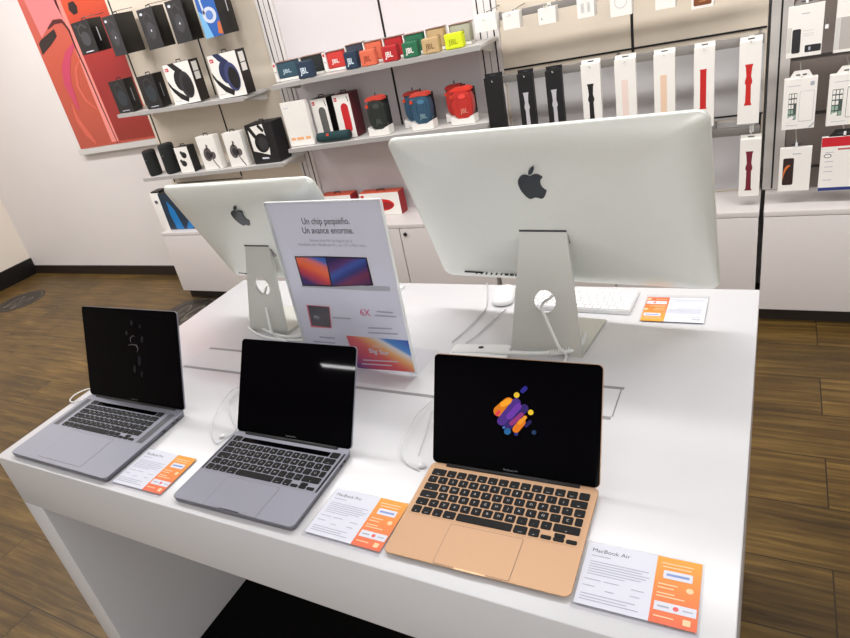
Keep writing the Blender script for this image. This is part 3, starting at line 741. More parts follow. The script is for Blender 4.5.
# ------------------------------------------------------------------ price cards
g_or = gradient_mat('orange_card_gradient', [(0, (226, 96, 56)), (0.5, (232, 128, 48)), (1, (234, 158, 48))], (0, 1, 0), 1/0.108, 0, 0.45)
def price_card(label, x, y, rz, title, W=0.150, H=0.110, ox=0.094):
    t = thing('price_card', label, 'price card', (x, y, ZT+0.0005), rz, 'clear-covered price cards lying beside the computers')
    MB().box(-0.003, W+0.003, -0.008, H+0.003, 0, 0.0022, M_clear).box(-0.003, W+0.003, -0.008, -0.001, 0.0022, 0.006, M_clear).build('acrylic_block', t)
    z = 0.0024
    MB().box(0, ox, 0, H, z, z+0.0004, M_paper).build('white_sheet', t)
    b = MB(); z2 = z+0.0006
    add_text(b, title, mat('title_grey', (92, 90, 100), 0.6), 0.008, H-0.017, h=0.0068, d=z2)
    b.box(0.008, 0.034, H-0.0245, H-0.0232, z2, z2+0.0001, M_textgrey); b.build('title_text', t)
    b = MB()
    for i, (l, yy) in enumerate([(0.078, .075), (0.07, .0705), (0.08, .066), (0.076, .0615), (0.07, .057), (0.05, .0525)]): b.box(0.008, 0.008+l, yy, yy+0.0011, z2, z2+0.0001, M_textgrey)
    for (xx, yy, l) in ((0.006, .043, .022), (0.032, .043, .02), (0.068, .041, .016), (0.006, .032, .016), (0.036, .028, .012), (0.068, .03, .012), (0.006, .018, .07), (0.006, .013, .06), (0.006, .0085, .075)):
        b.box(xx, xx+l, yy, yy+0.0012, z2, z2+0.0001, M_textgrey)
    b.build('small_print', t)
    b = MB()
    for (yy, l, xx) in ((H-0.012, 0.04, 0.006), (H-0.018, 0.036, 0.008), (0.062, .024, .005), (0.056, .02, .005), (0.047, .022, .005), (0.042, .034, .005), (0.010, .024, .005)): b.box(ox+xx, ox+xx+l, yy, yy+0.0019, z2, z2+0.0001, mat('cream_print', (246, 204, 160), 0.5))
    b.box(ox, W, 0, H, z, z+0.0004, g_or)
    b.prism(rrect(0.036, 0.014, 0.002, 3, ox+0.028, H-0.030), z2, z2+0.0001, M_paper); b.box(ox+0.004, W-0.002, 0.020, 0.034, z2, z2+0.0001, M_paper)
    b.prism(ellipse(ox+0.044, 0.060, 0.0045, 0.0045), z2, z2+0.0001, MATS['cream_print']); b.prism(rrect(0.009, 0.009, 0.001, 2, ox+0.044, 0.010), z2, z2+0.0001, MATS['cream_print'])
    mb_ = mat('blue_print', (130, 150, 205), 0.5); b.box(ox+0.014, ox+0.042, H-0.032, H-0.028, z2+0.0001, z2+0.0002, mb_)
    b.box(ox+0.008, ox+0.022, 0.0255, 0.028, z2+0.0001, z2+0.0002, M_textgrey); b.prism(ellipse(ox+0.030, 0.027, 0.0035, 0.0035), z2+0.0001, z2+0.0002, mat('print_pink_dot', (230, 90, 90), 0.5)); b.box(ox+0.038, ox+0.05, 0.026, 0.028, z2+0.0001, z2+0.0002, M_textgrey)
    b.build('orange_panel', t)
    return t
price_card('price card with the legible laptop title, right of the gold laptop', 0.952, 0.008, 0.022, 'MacBook Air')
price_card('price card between the smaller grey laptop and the gold laptop', 0.498, 0.002, 0.0, 'MacBook Pro')
price_card('price card between the two grey laptops', -0.013, -0.007, 0.012, 'MacBook Pro')
pc = price_card('price card facing away near the table\'s far right corner', 1.044, 0.903, PI, 'iMac', W=0.129, H=0.115, ox=0.08)

# ------------------------------------------------------------------ peripherals
def slim_keyboard(label, x, y, rz):
    t = thing('slim_keyboard', label, 'keyboard', (x, y, ZT+0.0005), rz, 'slim white keyboards behind the monitors')
    w, d = 0.2795, 0.115
    b = MB(); b.prism([(0, 0), (d, 0), (d, 0.010), (d*0.5, 0.008), (0, 0.0045)], 0, w, M_white, 'x'); b.build('case', t)
    mwk = mat('white_key', (244, 244, 244), 0.45)
    kb = keyboard(t, 0.002, 0.0025, 0.0, mwk, mat('grey_legend', (150, 150, 150), 0.5), mat('key_gap_grey', (196, 196, 198), 0.5))
    kb.matrix_local = Matrix.Translation((0.002, 0.0025, 0.0054)) @ Matrix.Rotation(math.atan2(0.0052, 0.112), 4, 'X')
    return t
c_ = 0.0
slim_keyboard('slim white keyboard behind the large monitor\'s stand', 0.889+0.004, 0.930, PI+0.02-0.06)
slim_keyboard('slim white keyboard behind the smaller monitor\'s stand', 0.235, 0.93, PI-0.03)
def mouse(label, x, y, rz):
    t = thing('computer_mouse', label, 'mouse', (x, y, ZT+0.0005), rz, None)
    b = MB(); mi = b.mi(M_white); rings = []
    for k in range(9):
        s = math.cos(k/8*PI/2*0.97); z = 0.003+0.018*math.sin(k/8*PI/2)
        rings.append([b.bm.verts.new((u*s**0.6, v*s**0.6, z)) for u, v in rrect(0.056, 0.112, 0.026, 6)])
    n = len(rings[0]); 
    for i in range(8):
        for k in range(n):
            j = (k+1) % n; f = b.bm.faces.new([rings[i][k], rings[i][j], rings[i+1][j], rings[i+1][k]]); f.smooth = True
    b.bm.faces.new(rings[-1]); b.bm.faces.new(rings[0][::-1]); b.build('shell', t)
    MB().prism(rrect(0.05, 0.106, 0.023, 5), 0, 0.0035, M_metalgrey).build('underside', t)
    return t
mouse('white computer mouse left of the large monitor\'s stand', 0.560, 0.885, 0.2)

def tz(px, py, z=0.004): p = onz(px, py, ZT+z); return (p.x, p.y, p.z)
def cable(label, pts, r, m=M_cable, z=None, coil=False, name='cable', cat='cable'):
    P = [tz(*p) if len(p) == 2 else ((lambda q: (q.x, q.y, q.z))(onz(p[0], p[1], ZT+p[2]))) for p in pts]
    b = MB()
    if coil:
        Q = [Vector(p) for p in P]; n = 0
    b.tube(P, r, m, 8, 8)
    o = b.build(name); tag(o, label, cat); return o
cable('thick white cable lying across the foot of the large monitor', [(452, 352, .007), (480, 352, .007), (520, 353.5, .012), (555, 353, .014), (575, 349.5, .012), (582, 343, .008), (585, 334, .006)], 0.0048)
# coiled end of that cable
hz_ = MB(); A = Vector(tz(548, 353.5, .015)); Bv = Vector(tz(578, 347.5, .013)); pts = []
d_ = (Bv-A); t_ = d_.normalized(); u_ = t_.cross(Vector((0, 0, 1))).normalized(); v_ = u_.cross(t_)
for k in range(12*12+1):
    f_ = k/(12*12); a_ = 2*PI*k/12; pts.append(A + d_*f_ + (u_*math.cos(a_)+v_*math.sin(a_))*0.0055)
hz_.tube(pts, 0.0016, M_cable, 6, 0); tag(hz_.build('cable_coil'), 'white coiled wrap around the thick cable by the large monitor', 'cable wrap')
def hole_cable(label, pts, r, m=M_cable):
    b = MB(); b.tube(pts, r, m, 8, 8); return tag(b.build('power_cable'), label, 'cable')
hy = lambda px, py, y: (lambda q: (q.x, q.y, q.z))(ony(px, py, y))
hole_cable('white power cable drooping through the large monitor\'s stand hole', [hy(556, 293, .80), hy(549, 299, .735), hy(543, 303, .69), hy(542, 309, .655), hy(546, 318, .63), hy(552, 332, .612), hy(559, 347, .60), tz(566, 356), tz(560, 366), tz(535, 371), tz(500, 368)], 0.0034)
hole_cable('white power cable drooping through the smaller monitor\'s stand hole', [hy(268, 285, .76), hy(266, 289, .70), hy(264.5, 296, .66), hy(266, 306, .632), hy(268.5, 318, .612), hy(271, 330, .60), tz(276, 336), tz(287, 341)], 0.0036)
cable('white cable looping in front of the smaller monitor\'s foot', [(249, 318, .012), (252, 323, .012), (262, 328, .010), (275, 334, .008), (290, 337, .006), (305, 335, .005), (320, 333, .004)], 0.0042)
cable('second white cable lying below the smaller monitor\'s foot', [(248, 327, .005), (256, 333, .005), (266, 337, .005), (280, 339.5, .004), (300, 340, .004), (315, 341, .004)], 0.0034)
cable('thin white cable running from the large monitor towards the sign', [(487, 283, .003), (487.5, 296, .003), (486, 308, .003), (479, 317, .003), (466, 330, .003), (452, 342, .003)], 0.0014, mat('thin_cable', (196, 196, 196), 0.5))
cable('thin mouse cable running left of the large stand', [(506, 309, .003), (497, 317, .003), (486, 327, .003), (476, 336, .003), (466, 343, .003)], 0.0013, MATS['thin_cable'])
mth = mat('clear_tether', (206, 208, 210), 0.3)
cable('thin pale tether loop between the two grey laptops', [(243, 386, .004), (234, 389, .012), (224, 399, .02), (215, 416, .016), (212, 431, .008), (216, 443, .004), (224, 439, .003), (232, 433, .003)], 0.0013, mth)
cable('second pale tether curl left of the middle laptop', [(240, 392, .004), (229, 402, .01), (232, 418, .006), (236, 428, .003), (230, 436, .003)], 0.0012, mth)
cable('thin pale tether loop left of the gold laptop', [(436, 397, .003), (427, 405, .012), (415, 417, .02), (404, 440, .014), (401, 453, .008), (408, 464, .004), (420, 470, .003)], 0.0013, mth)
cable('inner pale tether strand left of the gold laptop', [(438, 404, .004), (431, 412, .008), (426, 432, .006), (418, 455, .003)], 0.0011, mth)
cable('white charging cable behind the large grey laptop', [(98, 389, .004), (88, 389, .004), (76, 394, .004), (70, 400, .004), (74, 402, .004), (88, 399, .004)], 0.0018)
def clip(label, px, py, rz=0.4):
    p = onz(px, py, ZT); t = thing('tether_clip', label, 'clip', (p.x, p.y, ZT+0.0005), rz, 'clear tether clips')
    MB().prism(rrect(0.02, 0.012, 0.003, 3), 0, 0.005, mth, bev=0.001).build('clip_body', t)
    MB().lathe([(0.0035, 0.005), (0.003, 0.0065)], M_white, (0, 0, 0), 12).build('clip_button', t)
clip('small clear tether clip left of the middle laptop', 224, 437); clip('small clear tether clip left of the gold laptop', 421, 467)
p = onz(480, 353, ZT)
t = thing('security_box', 'small white security box with a black dot behind the gold laptop', 'security box', (p.x, p.y, ZT+0.0005), 0.1)
MB().prism(rrect(0.14, 0.06, 0.012, 5), 0, 0.006, M_white, bev=0.0015).build('box_shell', t)
MB().prism(ellipse(0.0, 0.014, 0.0065, 0.005), 0.006, 0.0068, M_black).build('black_dot', t)
p = onz(352, 384, ZT)
# ------------------------------------------------------------------ products on the wall
def pbox(name, label, cat, BL, BR, TL, Y, depth, mfront, mside=None, zshelf=None, group=None, TR=None, tab=None, carton='carton', mtop=None, bev=0.0012, z0=None, dz=0, ztop=None):
    a, b_, c = ony(*BL, Y), ony(*BR, Y), ony(*TL, Y)
    w = b_.x - a.x
    x0 = (a.x + c.x)/2
    if TR: 
        d_ = ony(*TR, Y); w = ((b_.x-a.x)+(d_.x-c.x))/2
    if zshelf: z = max(zshelf(x0), zshelf(x0+w))+0.0006
    elif z0 is not None: z = z0
    else: z = (a.z+b_.z)/2
    zt = c.z if not TR else (c.z+d_.z)/2
    h = (ztop or zt) - z + dz
    t = thing(name, label, cat, (x0, Y, z), 0, group)
    bm_ = MB(); mside = mside or mfront
    eps = 0.0006
    bm_.box(0, w, 0.001, depth, 0, h, mside, bev)
    o = bm_.build(carton, t)
    MB().box(0.0008, w-0.0008, 0, 0.0011, 0.0008, h-0.0008, mfront).build('front_panel', t)
    if tab:
        tw_ = min(0.035, w*0.4); 
        MB().prism(strip([(w/2-tw_/2, h), (w/2-tw_/2, h+0.014), (w/2+tw_/2, h+0.014), (w/2+tw_/2, h)], 0.006), depth*0.4, depth*0.4+0.002, tab, 'y').build('hang_tab', t)
    return t, w, h
def pf(t, name, m, pts, k=1, frame='y', at=0.0, parent=None):
    """print on the front (frame y) or on the right side (frame x, at = w)"""
    e = 0.0005
    if frame == 'y': return MB().prism(pts, at-e*(k+0.4), at-e*(k-1), m, 'y').build(name, parent or t)
    return MB().prism(pts, at+e*(k-1), at+e*(k+0.4), m, 'x').build(name, parent or t)
def ptext(t, name, txt, m, x, z, h=None, w=None, k=2, align='c', bold=True, frame='y', at=0.0):
    b = MB(); d = at-0.0005*(k+0.6) if frame == 'y' else at+0.0005*(k+0.6)
    add_text(b, txt, m, x, z, h=h, w=w, align=align, d=d, frame=frame, bold=bold); return b.build(name, t)
def sc(pts, w, h): return [(u*w, v*h) for u, v in pts]
M_bluegrey = mat('headphone_navy_print', (34, 44, 84), 0.4); M_hp = mat('headphone_black_print', (24, 24, 27), 0.4); M_hp2 = mat('headphone_grey_print', (48, 48, 52), 0.4)
M_brown = mat('printed_brown_side', (34, 26, 24), 0.5); M_gb = mat('dark_box_glare_print', (66, 64, 62), 0.35); M_gb2 = mat('dark_box_print', (44, 44, 48), 0.35)  # includes the lighter grey of the headbands printed on the dark boxes
M_side2 = mat('black_box_side', (20, 18, 18), 0.35)

# row A: dark headphone boxes hanging at the top left
GA = 'headphone boxes hanging in the top row'
A_ = [((81, 55), (98, 52.5), (71.8, 23.5), 'dark headphone box hanging leftmost in the top row', M_blackbox, 0.11),
      ((115, 56.5), (127, 54.5), (102, 17.6), 'second dark headphone box from the left in the top row', M_gb2, 0.16),
      ((149, 50.3), (164, 47.3), (136.5, 10.6), 'third dark headphone box in the top row', M_gb2, 0.10),
      ((176.5, 44.4), (192, 41), (165, 2), 'fourth dark headphone box in the top row, beside the blue one', M_gb2, 0.10)]
for i, (bl, br, tl, lab, mf, dep) in enumerate(A_):
    t, w, h = pbox('headphone_box', lab, 'headphone box', bl, br, tl, 2.50, dep+0.0, mf, M_side2, group=GA, tab=M_black)
    MB().tube([(w/2, dep*0.4, h+0.018), (w/2, YP-2.50-0.001, h+0.024)], 0.0022, M_metalgrey, 6, 0).build('hang_hook', t)
    pf(t, 'printed_headphones', M_darkgrey, sc(ellipse(0.55, 0.45, 0.26, 0.22, 18), w, h), 1)
    pf(t, 'printed_headphones', M_gb, sc(strip([(0.3, 0.55), (0.3, 0.8), (0.55, 0.9), (0.8, 0.75)], 0.07), w, h), 2)
    pf(t, 'printed_logo', M_paper if i else M_darkgrey, sc(ellipse(0.22, 0.88, 0.09, 0.035), w, h), 1)
    if i: pf(t, 'printed_dot', M_paper, sc(ellipse(0.55, 0.45, 0.035, 0.03), w, h), 3)
    else: pf(t, 'printed_name_strip', M_paper, sc([(0.28, 0.05), (0.72, 0.05), (0.72, 0.075), (0.28, 0.075)], w, h), 1)
    if i == 0: pf(t, 'printed_line', M_paper, [(0.045, h*0.3), (0.052, h*0.3), (0.052, h*0.72), (0.045, h*0.72)], 1, 'x', w)
# the blue one
t, w, h = pbox('headphone_box', 'blue and black headphone box with white headphones, at the row\'s right end', 'headphone box', (206, 38.5), (224, 35), (192, -8), 2.50, 0.14, mat('blue_box_print', (40, 96, 178), 0.4), M_side2, group=GA)
MB().tube([(w/2, 0.05, h+0.01), (w/2, YP-2.50-0.001, h+0.014)], 0.0022, M_metalgrey, 6, 0).build('hang_hook', t)
pf(t, 'printed_light_blue', mat('light_blue_print', (120, 180, 226), 0.4), sc([(0, 0.0), (0.45, 0), (0.2, 0.5), (0, 0.6)], w, h), 1)
pf(t, 'printed_headphones', mat('white_headphone_print', (206, 212, 226), 0.4), sc(ellipse(0.55, 0.46, 0.36, 0.17, 18), w, h), 2)
pf(t, 'printed_headphones', MATS['white_headphone_print'], sc(strip([(0.3, 0.5), (0.25, 0.8), (0.5, 0.98)], 0.1), w, h), 2)
pf(t, 'printed_blue_cup', mat('cup_blue_print', (90, 130, 200), 0.4), sc(ellipse(0.55, 0.46, 0.2, 0.1, 14), w, h), 3)
pf(t, 'printed_orange_patch', mat('patch_orange_print', (200, 110, 60), 0.4), sc([(0.75, 0.05), (1, 0.02), (1, 0.3), (0.85, 0.28)], w, h), 3)
pf(t, 'printed_line', M_paper, [(0.09, h*0.45), (0.096, h*0.45), (0.096, h*0.85), (0.09, h*0.85)], 1, 'x', w)

# shelf B
GB = 'headphone boxes on the upper left shelf'
for (bl, br, tl, lab, dep) in (((117.6, 112.4), (132.4, 110.6), (109.4, 82), 'small black headphone box at the shelf\'s left end', 0.08), ((146.5, 108.6), (162, 106), (137.6, 77), 'small black headphone box beside the white ones', 0.08)):
    t, w, h = pbox('headphone_box', lab, 'headphone box', bl, br, tl, 2.475, dep, M_blackbox, M_side2, zshelf=sB, group=GB, tab=M_black)
    pf(t, 'printed_headphones', mat('dark_teal_print', (40, 50, 56), 0.4), sc(ellipse(0.55, 0.45, 0.3, 0.25, 18), w, h), 1)
    pf(t, 'printed_headphones', M_hp2, sc(strip([(0.25, 0.5), (0.3, 0.85), (0.6, 0.9), (0.8, 0.7)], 0.06), w, h), 2)
    pf(t, 'printed_name_strip', M_textgrey, sc([(0.26, 0.05), (0.74, 0.05), (0.74, 0.075), (0.26, 0.075)], w, h), 1)
    pf(t, 'printed_line', M_textgrey, [(0.035, h*0.3), (0.039, h*0.3), (0.039, h*0.7), (0.035, h*0.7)], 1, 'x', w)
for (bl, br, tl, tr, lab, mh, dep) in (((174, 103.6), (200.2, 100), (162.8, 65.4), (188, 60), 'white headphone box showing black headphones', M_hp, 0.085), ((217.9, 97.2), (246.8, 93), (207.3, 55.5), (234.8, 50.5), 'white headphone box showing navy blue headphones', M_bluegrey, 0.085)):
    t, w, h = pbox('headphone_box', lab, 'headphone box', bl, br, tl, 2.475, dep, M_carton, M_brown, zshelf=sB, group=GB, TR=tr, tab=M_black)
    pf(t, 'printed_headband', mh, sc([(0.2, 0.998), (0.42, 0.998), (0.68, 0.80), (0.6, 0.72), (0.36, 0.84)], w, h), 1)
    pf(t, 'printed_headband', M_hp, sc([(0.01, 0.62), (0.12, 0.45), (0.35, 0.28), (0.62, 0.14), (0.55, 0.03), (0.3, 0.14), (0.12, 0.32), (0.01, 0.50)], w, h), 1)
    pf(t, 'printed_earcup', mh, sc(ellipse(0.52, 0.58, 0.24, 0.27, 22, -0.1), w, h), 2)
    pf(t, 'printed_earcup', M_hp2 if mh is M_hp else mat('navy_highlight', (58, 66, 110), 0.4), sc(ellipse(0.68, 0.45, 0.24, 0.33, 22, 0.1), w, h), 3)
    pf(t, 'printed_earcup', M_hp, sc(ellipse(0.72, 0.42, 0.17, 0.25, 22, 0.1), w, h), 4)
    pf(t, 'printed_logo', M_red, sc(rrect(0.13, 0.085, 0.02, 3, 0.12, 0.87), w, h), 1)
    ptext(t, 'logo_text', 'JBL', M_paper, 0.12*w, 0.855*h, w=0.09*w, h=0.007)
    for (y0, y1, v0, v1) in ((0.02, dep-0.02, 0.72, 0.94), (0.02, dep-0.02, 0.52, 0.70)): pf(t, 'printed_label', M_carton, [(y0, v0*h), (y1, v0*h), (y1, v1*h), (y0, v1*h)], 1, 'x', w)
    pf(t, 'printed_small_text', M_textgrey, sc([(0.06, 0.09), (0.3, 0.09), (0.3, 0.1), (0.06, 0.1)], w, h), 1)

# shelf C
def cyl_speaker(name, label, BL, BR, TL, Y, m, zs, group=None, cat='speaker'):
    a, b_, c = ony(*BL, Y), ony(*BR, Y), ony(*TL, Y)
    r = (b_.x-a.x)/2; x = (a.x+c.x)/2+r; z = zs(x)+0.0006; h = c.z-z
    t = thing(name, label, cat, (x, Y+r, z), 0, group)
    MB().lathe([(r*0.8, 0), (r*0.95, 0.006), (r, 0.02), (r, h-0.02), (r*0.95, h-0.006), (r*0.8, h)], m, (0, 0, 0), 24).build('body', t)
    MB().lathe([(r*0.78, h), (r*0.7, h+0.002)], M_black, (0, 0, 0), 24).build('end_cap', t)
    MB().box(-0.012, 0.012, -r-0.002, -r+0.01, h*0.62, h*0.62+0.008, M_darkgrey).build('logo_badge', t)
    return t
m_fabric = mat('black_speaker_fabric', (24, 28, 28), 0.85, noise=0.4, nscale=500, bump=0.2)
cyl_speaker('cylinder_speaker', 'small black cylinder speaker at the shelf\'s left end', (146, 174), (154.5, 172), (138.5, 152.5), 2.48, m_fabric, sC)
cyl_speaker('cylinder_speaker', 'taller black cylinder speaker beside the earbud box', (162, 172), (172.5, 170.5), (154, 146.5), 2.48, m_fabric, sC)
t, w, h = pbox('earbud_box', 'small black and white box of wireless earbuds', 'earbud box', (180.5, 170.6), (193.4, 169.3), (174, 148), 2.48, 0.07, M_carton, M_blackbox, zshelf=sC, tab=M_black)
for (u, v) in ((0.6, 0.68), (0.42, 0.36)):
    pf(t, 'printed_earbud', M_hp, sc(ellipse(u, v, 0.2, 0.12, 14), w, h), 1); pf(t, 'printed_earbud_tip', M_hp2, sc(ellipse(u-0.14, v+0.1, 0.1, 0.07, 12), w, h), 2)
for (bl, br, tl, lab) in (((205.6, 170), (222.8, 168), (194.9, 137.6), 'white earphone box standing right of the earbud box'), ((231.4, 167.4), (249, 165.5), (221.6, 133.8), 'white earphone box standing left of the large black box')):
    t, w, h = pbox('earphone_box', lab, 'earphone box', bl, br, tl, 2.48, 0.05, M_carton, M_carton, zshelf=sC, tab=M_black, group='white earphone boxes on the lower left shelf')
    mg_ = mat('earphone_grey_print', (96, 88, 90), 0.4)
    pf(t, 'printed_earphone', mg_, sc(ellipse(0.42, 0.46, 0.24, 0.2, 16, 0.3), w, h), 1)
    pf(t, 'printed_earphone', M_hp2, sc(ellipse(0.44, 0.44, 0.13, 0.12, 14), w, h), 2)
    pf(t, 'printed_earphone', mg_, sc(ellipse(0.7, 0.42, 0.14, 0.11, 14, 0.2), w, h), 1)
    pf(t, 'printed_stem', mg_, sc(strip([(0.45, 0.6), (0.5, 0.75)], 0.09), w, h), 1)
    pf(t, 'printed_wire', M_hp, sc(strip([(0.6, 0.32), (0.72, 0.15), (0.85, 0.02)], 0.04), w, h), 1)
t, w, h = pbox('headphone_box', 'large black headphone box with white panel, right end of the lower shelf', 'headphone box', (255, 164), (279, 161.5), (244, 126), 2.48, 0.12, M_blackbox, M_blackbox, zshelf=sC, TR=(272, 121), tab=M_black, bev=0.006)
pf(t, 'white_front_label', M_carton, sc([(0.1, 0.34), (0.68, 0.2), (0.72, 0.36), (0.68, 0.98), (0.1, 0.93)], w, h), 1)
pf(t, 'printed_headband', M_hp, sc(strip([(0.12, 0.95), (0.3, 0.7), (0.4, 0.55)], 0.12), w, h), 2)
pf(t, 'printed_headband', M_hp, sc(strip([(0.5, 0.96), (0.66, 0.8)], 0.09), w, h), 2)
pf(t, 'printed_earcup', M_hp, sc(ellipse(0.5, 0.52, 0.27, 0.24, 18, 0.3), w, h), 3)
pf(t, 'printed_earcup', M_hp2, sc(ellipse(0.54, 0.5, 0.18, 0.17, 18, 0.3), w, h), 4)
pf(t, 'printed_small_text', M_paper, sc([(0.35, 0.12), (0.6, 0.11), (0.6, 0.15), (0.35, 0.16)], w, h), 2)

# shelf D: boxed cube speakers behind, loose ones in front
colors = {'navy': (34, 52, 74), 'teal': (48, 78, 92), 'black': (34, 38, 38), 'red': (178, 32, 36), 'bright red': (204, 56, 50), 'coral': (218, 106, 76), 'green': (34, 104, 72), 'beige': (190, 160, 116), 'sand': (170, 168, 150), 'yellow': (214, 226, 30), 'dark navy': (58, 60, 78)}
def fabric(c): return mat('fabric_' + c.replace(' ', '_'), colors[c], 0.8, noise=0.15, nscale=600)
def logo_col(c): return {'beige': (120, 92, 60), 'yellow': (150, 160, 20), 'coral': (150, 56, 36), 'sand': (90, 92, 80), 'teal': (170, 190, 200), 'navy': (210, 225, 235), 'black': (70, 80, 80)}.get(c, (236, 226, 222))
def boxed(c, TL, TR, lab, strip_=True):
    Y = 2.575; p, q = ony(*TL, Y), ony(*TR, Y); x0 = p.x; w = q.x-p.x; z = max(sD(x0), sD(x0+w))+0.001; zt = (p.z+q.z)/2; h = zt-z; dep = 0.055
    t = thing('boxed_speaker', lab, 'boxed speaker', (x0-0.004, Y, z), 0, 'boxed cube speakers at the back of the shelf')
    sw_ = 0.022 if strip_ else 0.006
    w += 0.003
    b = MB(); b.box(0, sw_, 0, dep, 0, h, M_carton).box(sw_, w, 0, dep, 0, 0.012, M_carton).box(sw_, w, dep-0.002, dep, 0.012, h, M_carton).box(sw_, w, 0, dep-0.002, h-0.003, h, mat('box_top_brown', (150, 116, 104), 0.5)).build('carton', t)
    s_ = MB().box(sw_+0.002, w-0.002, 0.004, dep-0.006, 0.0125, h-0.0035, fabric(c), 0.008, 3).build('speaker', t)
    ptext(s_, 'logo_text', 'JBL', mat('logo_' + c.replace(' ', '_'), logo_col(c), 0.5), sw_+(w-sw_)*0.5, h*0.38, h=0.020, w=(w-sw_)*0.45, k=0, at=0.003)
    if strip_:
        pf(t, 'printed_logo', M_red, rrect(0.013, 0.014, 0.003, 3, sw_*0.5, h-0.014), 1)
        pf(t, 'printed_text', M_hp2, strip([(sw_*0.3, h*0.55), (sw_*0.5, h*0.48), (sw_*0.8, h*0.5)], 0.003), 1)
    return t
boxed('teal', (272, 63.2), (294, 59.5), 'boxed teal cube speaker, leftmost at the back of the shelf')
boxed('black', (298.5, 56.8), (319.4, 54), 'boxed black cube speaker behind the navy one', False)
boxed('bright red', (321.6, 52.8), (341.5, 49.6), 'boxed red cube speaker with white strip, left of the blue one')
boxed('dark navy', (344, 45.2), (360.5, 42.7), 'boxed dark navy cube speaker behind the blue loose one', False)
boxed('coral', (362.4, 42), (379.5, 40), 'boxed coral cube speaker behind the coral loose one', False)
boxed('red', (382, 38.3), (400.3, 35.5), 'boxed dark red cube speaker behind the red loose one', False)
boxed('green', (402.4, 34.8), (421.5, 32), 'boxed green cube speaker behind the green loose one', False)
boxed('beige', (424.3, 29.4), (442, 26.6), 'boxed beige cube speaker behind the beige loose one', False)
boxed('sand', (447.6, 24.6), (468.8, 22), 'boxed grey sand cube speaker behind the yellow one', False)
def cube_sp(c, BL, BR, TL, lab, rz=0.0):
    Y = 2.475; a, b_, c_ = ony(*BL, Y), ony(*BR, Y), ony(*TL, Y); w = b_.x-a.x; x0 = (a.x+c_.x)/2; z = max(sD(x0), sD(x0+w))+0.001; h = c_.z-z
    t = thing('cube_speaker', lab, 'speaker', (x0, Y, z), rz, 'loose cube speakers along the shelf front')
    MB().box(0, w, 0, 0.042, 0, h, fabric(c), min(w, h)*0.13, 4).build('body', t)
    ptext(t, 'logo_text', 'JBL', mat('logo_' + c, logo_col(c), 0.5), w*0.48, h*0.3, h=h*0.34, w=w*0.52, k=0.2)
    MB().tube([(w-0.004, 0.02, h-0.012), (w+0.006, 0.02, h-0.004), (w+0.002, 0.02, h+0.004), (w-0.012, 0.02, h-0.001)], 0.0014, M_black, 6).build('loop', t)
cube_sp('navy', (297.8, 76.6), (312.8, 74.5), (294.6, 63), 'navy cube speaker, leftmost of the loose row')
cube_sp('navy', (345.3, 68.8), (357.5, 67), (342.7, 53), 'navy blue cube speaker left of the coral one')
cube_sp('coral', (361, 66.5), (375.8, 64.2), (358.5, 51.7), 'coral orange cube speaker in the loose row')
cube_sp('red', (383, 63), (398.2, 60.9), (380, 47.6), 'dark red cube speaker in the loose row')
cube_sp('green', (403.8, 59.9), (418.8, 57), (400.5, 43.8), 'green cube speaker in the loose row')
cube_sp('beige', (423, 56.2), (440, 53.8), (420.2, 39.8), 'beige cube speaker left of the yellow one')
cube_sp('yellow', (445.8, 52.4), (463.8, 50), (443, 35.2), 'bright yellow cube speaker at the row\'s right end')

# shelf E
t, w, h = pbox('tablet_box', 'plain white tablet box at the left end of the second speaker shelf', 'product box', (289, 141.5), (312.4, 138.5), (280, 103.3), 2.49, 0.035, M_carton, M_carton, zshelf=sE, TR=(305, 100))
for i, (u0, u1) in enumerate(((0.1, 0.28), (0.34, 0.62), (0.7, 0.9))): pf(t, 'orange_print', mat('pale_orange_print', (236, 176, 120), 0.5), sc([(u0, 0.14), (u1, 0.14), (u1, 0.2), (u0, 0.2)], w, h), 1)
pf(t, 'printed_line', M_textgrey, sc([(0.08, 0.87), (0.3, 0.87), (0.3, 0.88), (0.08, 0.88)], w, h), 1)
def jblbox(lab, BL, BR, TL, TR, mside, dep, mcap, sc_u=0.55):
    t, w, h = pbox('speaker_box', lab, 'speaker box', BL, BR, TL, 2.53, dep, M_carton, mside, zshelf=sE, TR=TR, tab=M_black, group='white boxed cylinder speakers on the second shelf')
    pf(t, 'printed_speaker', mcap, sc([(0.6+0.22*math.cos(a_), (0.68 if math.sin(a_) > 0 else 0.24)+0.12*math.sin(a_)) for a_ in [2*PI*k/20 for k in range(20)]], w, h), 1)
    pf(t, 'printed_logo', M_red, sc(rrect(0.16, 0.085, 0.02, 3, 0.16, 0.9), w, h), 1)
    ptext(t, 'logo_text', 'JBL', M_paper, 0.16*w, 0.885*h, w=0.11*w, h=0.007)
    pf(t, 'printed_mark', M_hp, sc(strip([(0.84, 0.95), (0.88, 0.88), (0.9, 0.82)], 0.03), w, h), 1)
    return t
jblbox('speaker box showing a grey cylinder speaker', (319.5, 139.2), (334.5, 137.2), (309.6, 99.8), (325.8, 97.6), M_side2, 0.10, mat('printed_grey_speaker', (92, 92, 90), 0.5))
jblbox('speaker box showing a red cylinder speaker, burgundy side', (341, 136.5), (357.5, 134), (331.2, 95.8), (347.7, 93.4), mat('burgundy_side', (92, 26, 34), 0.45), 0.10, mat('printed_red_speaker', (200, 34, 40), 0.5))
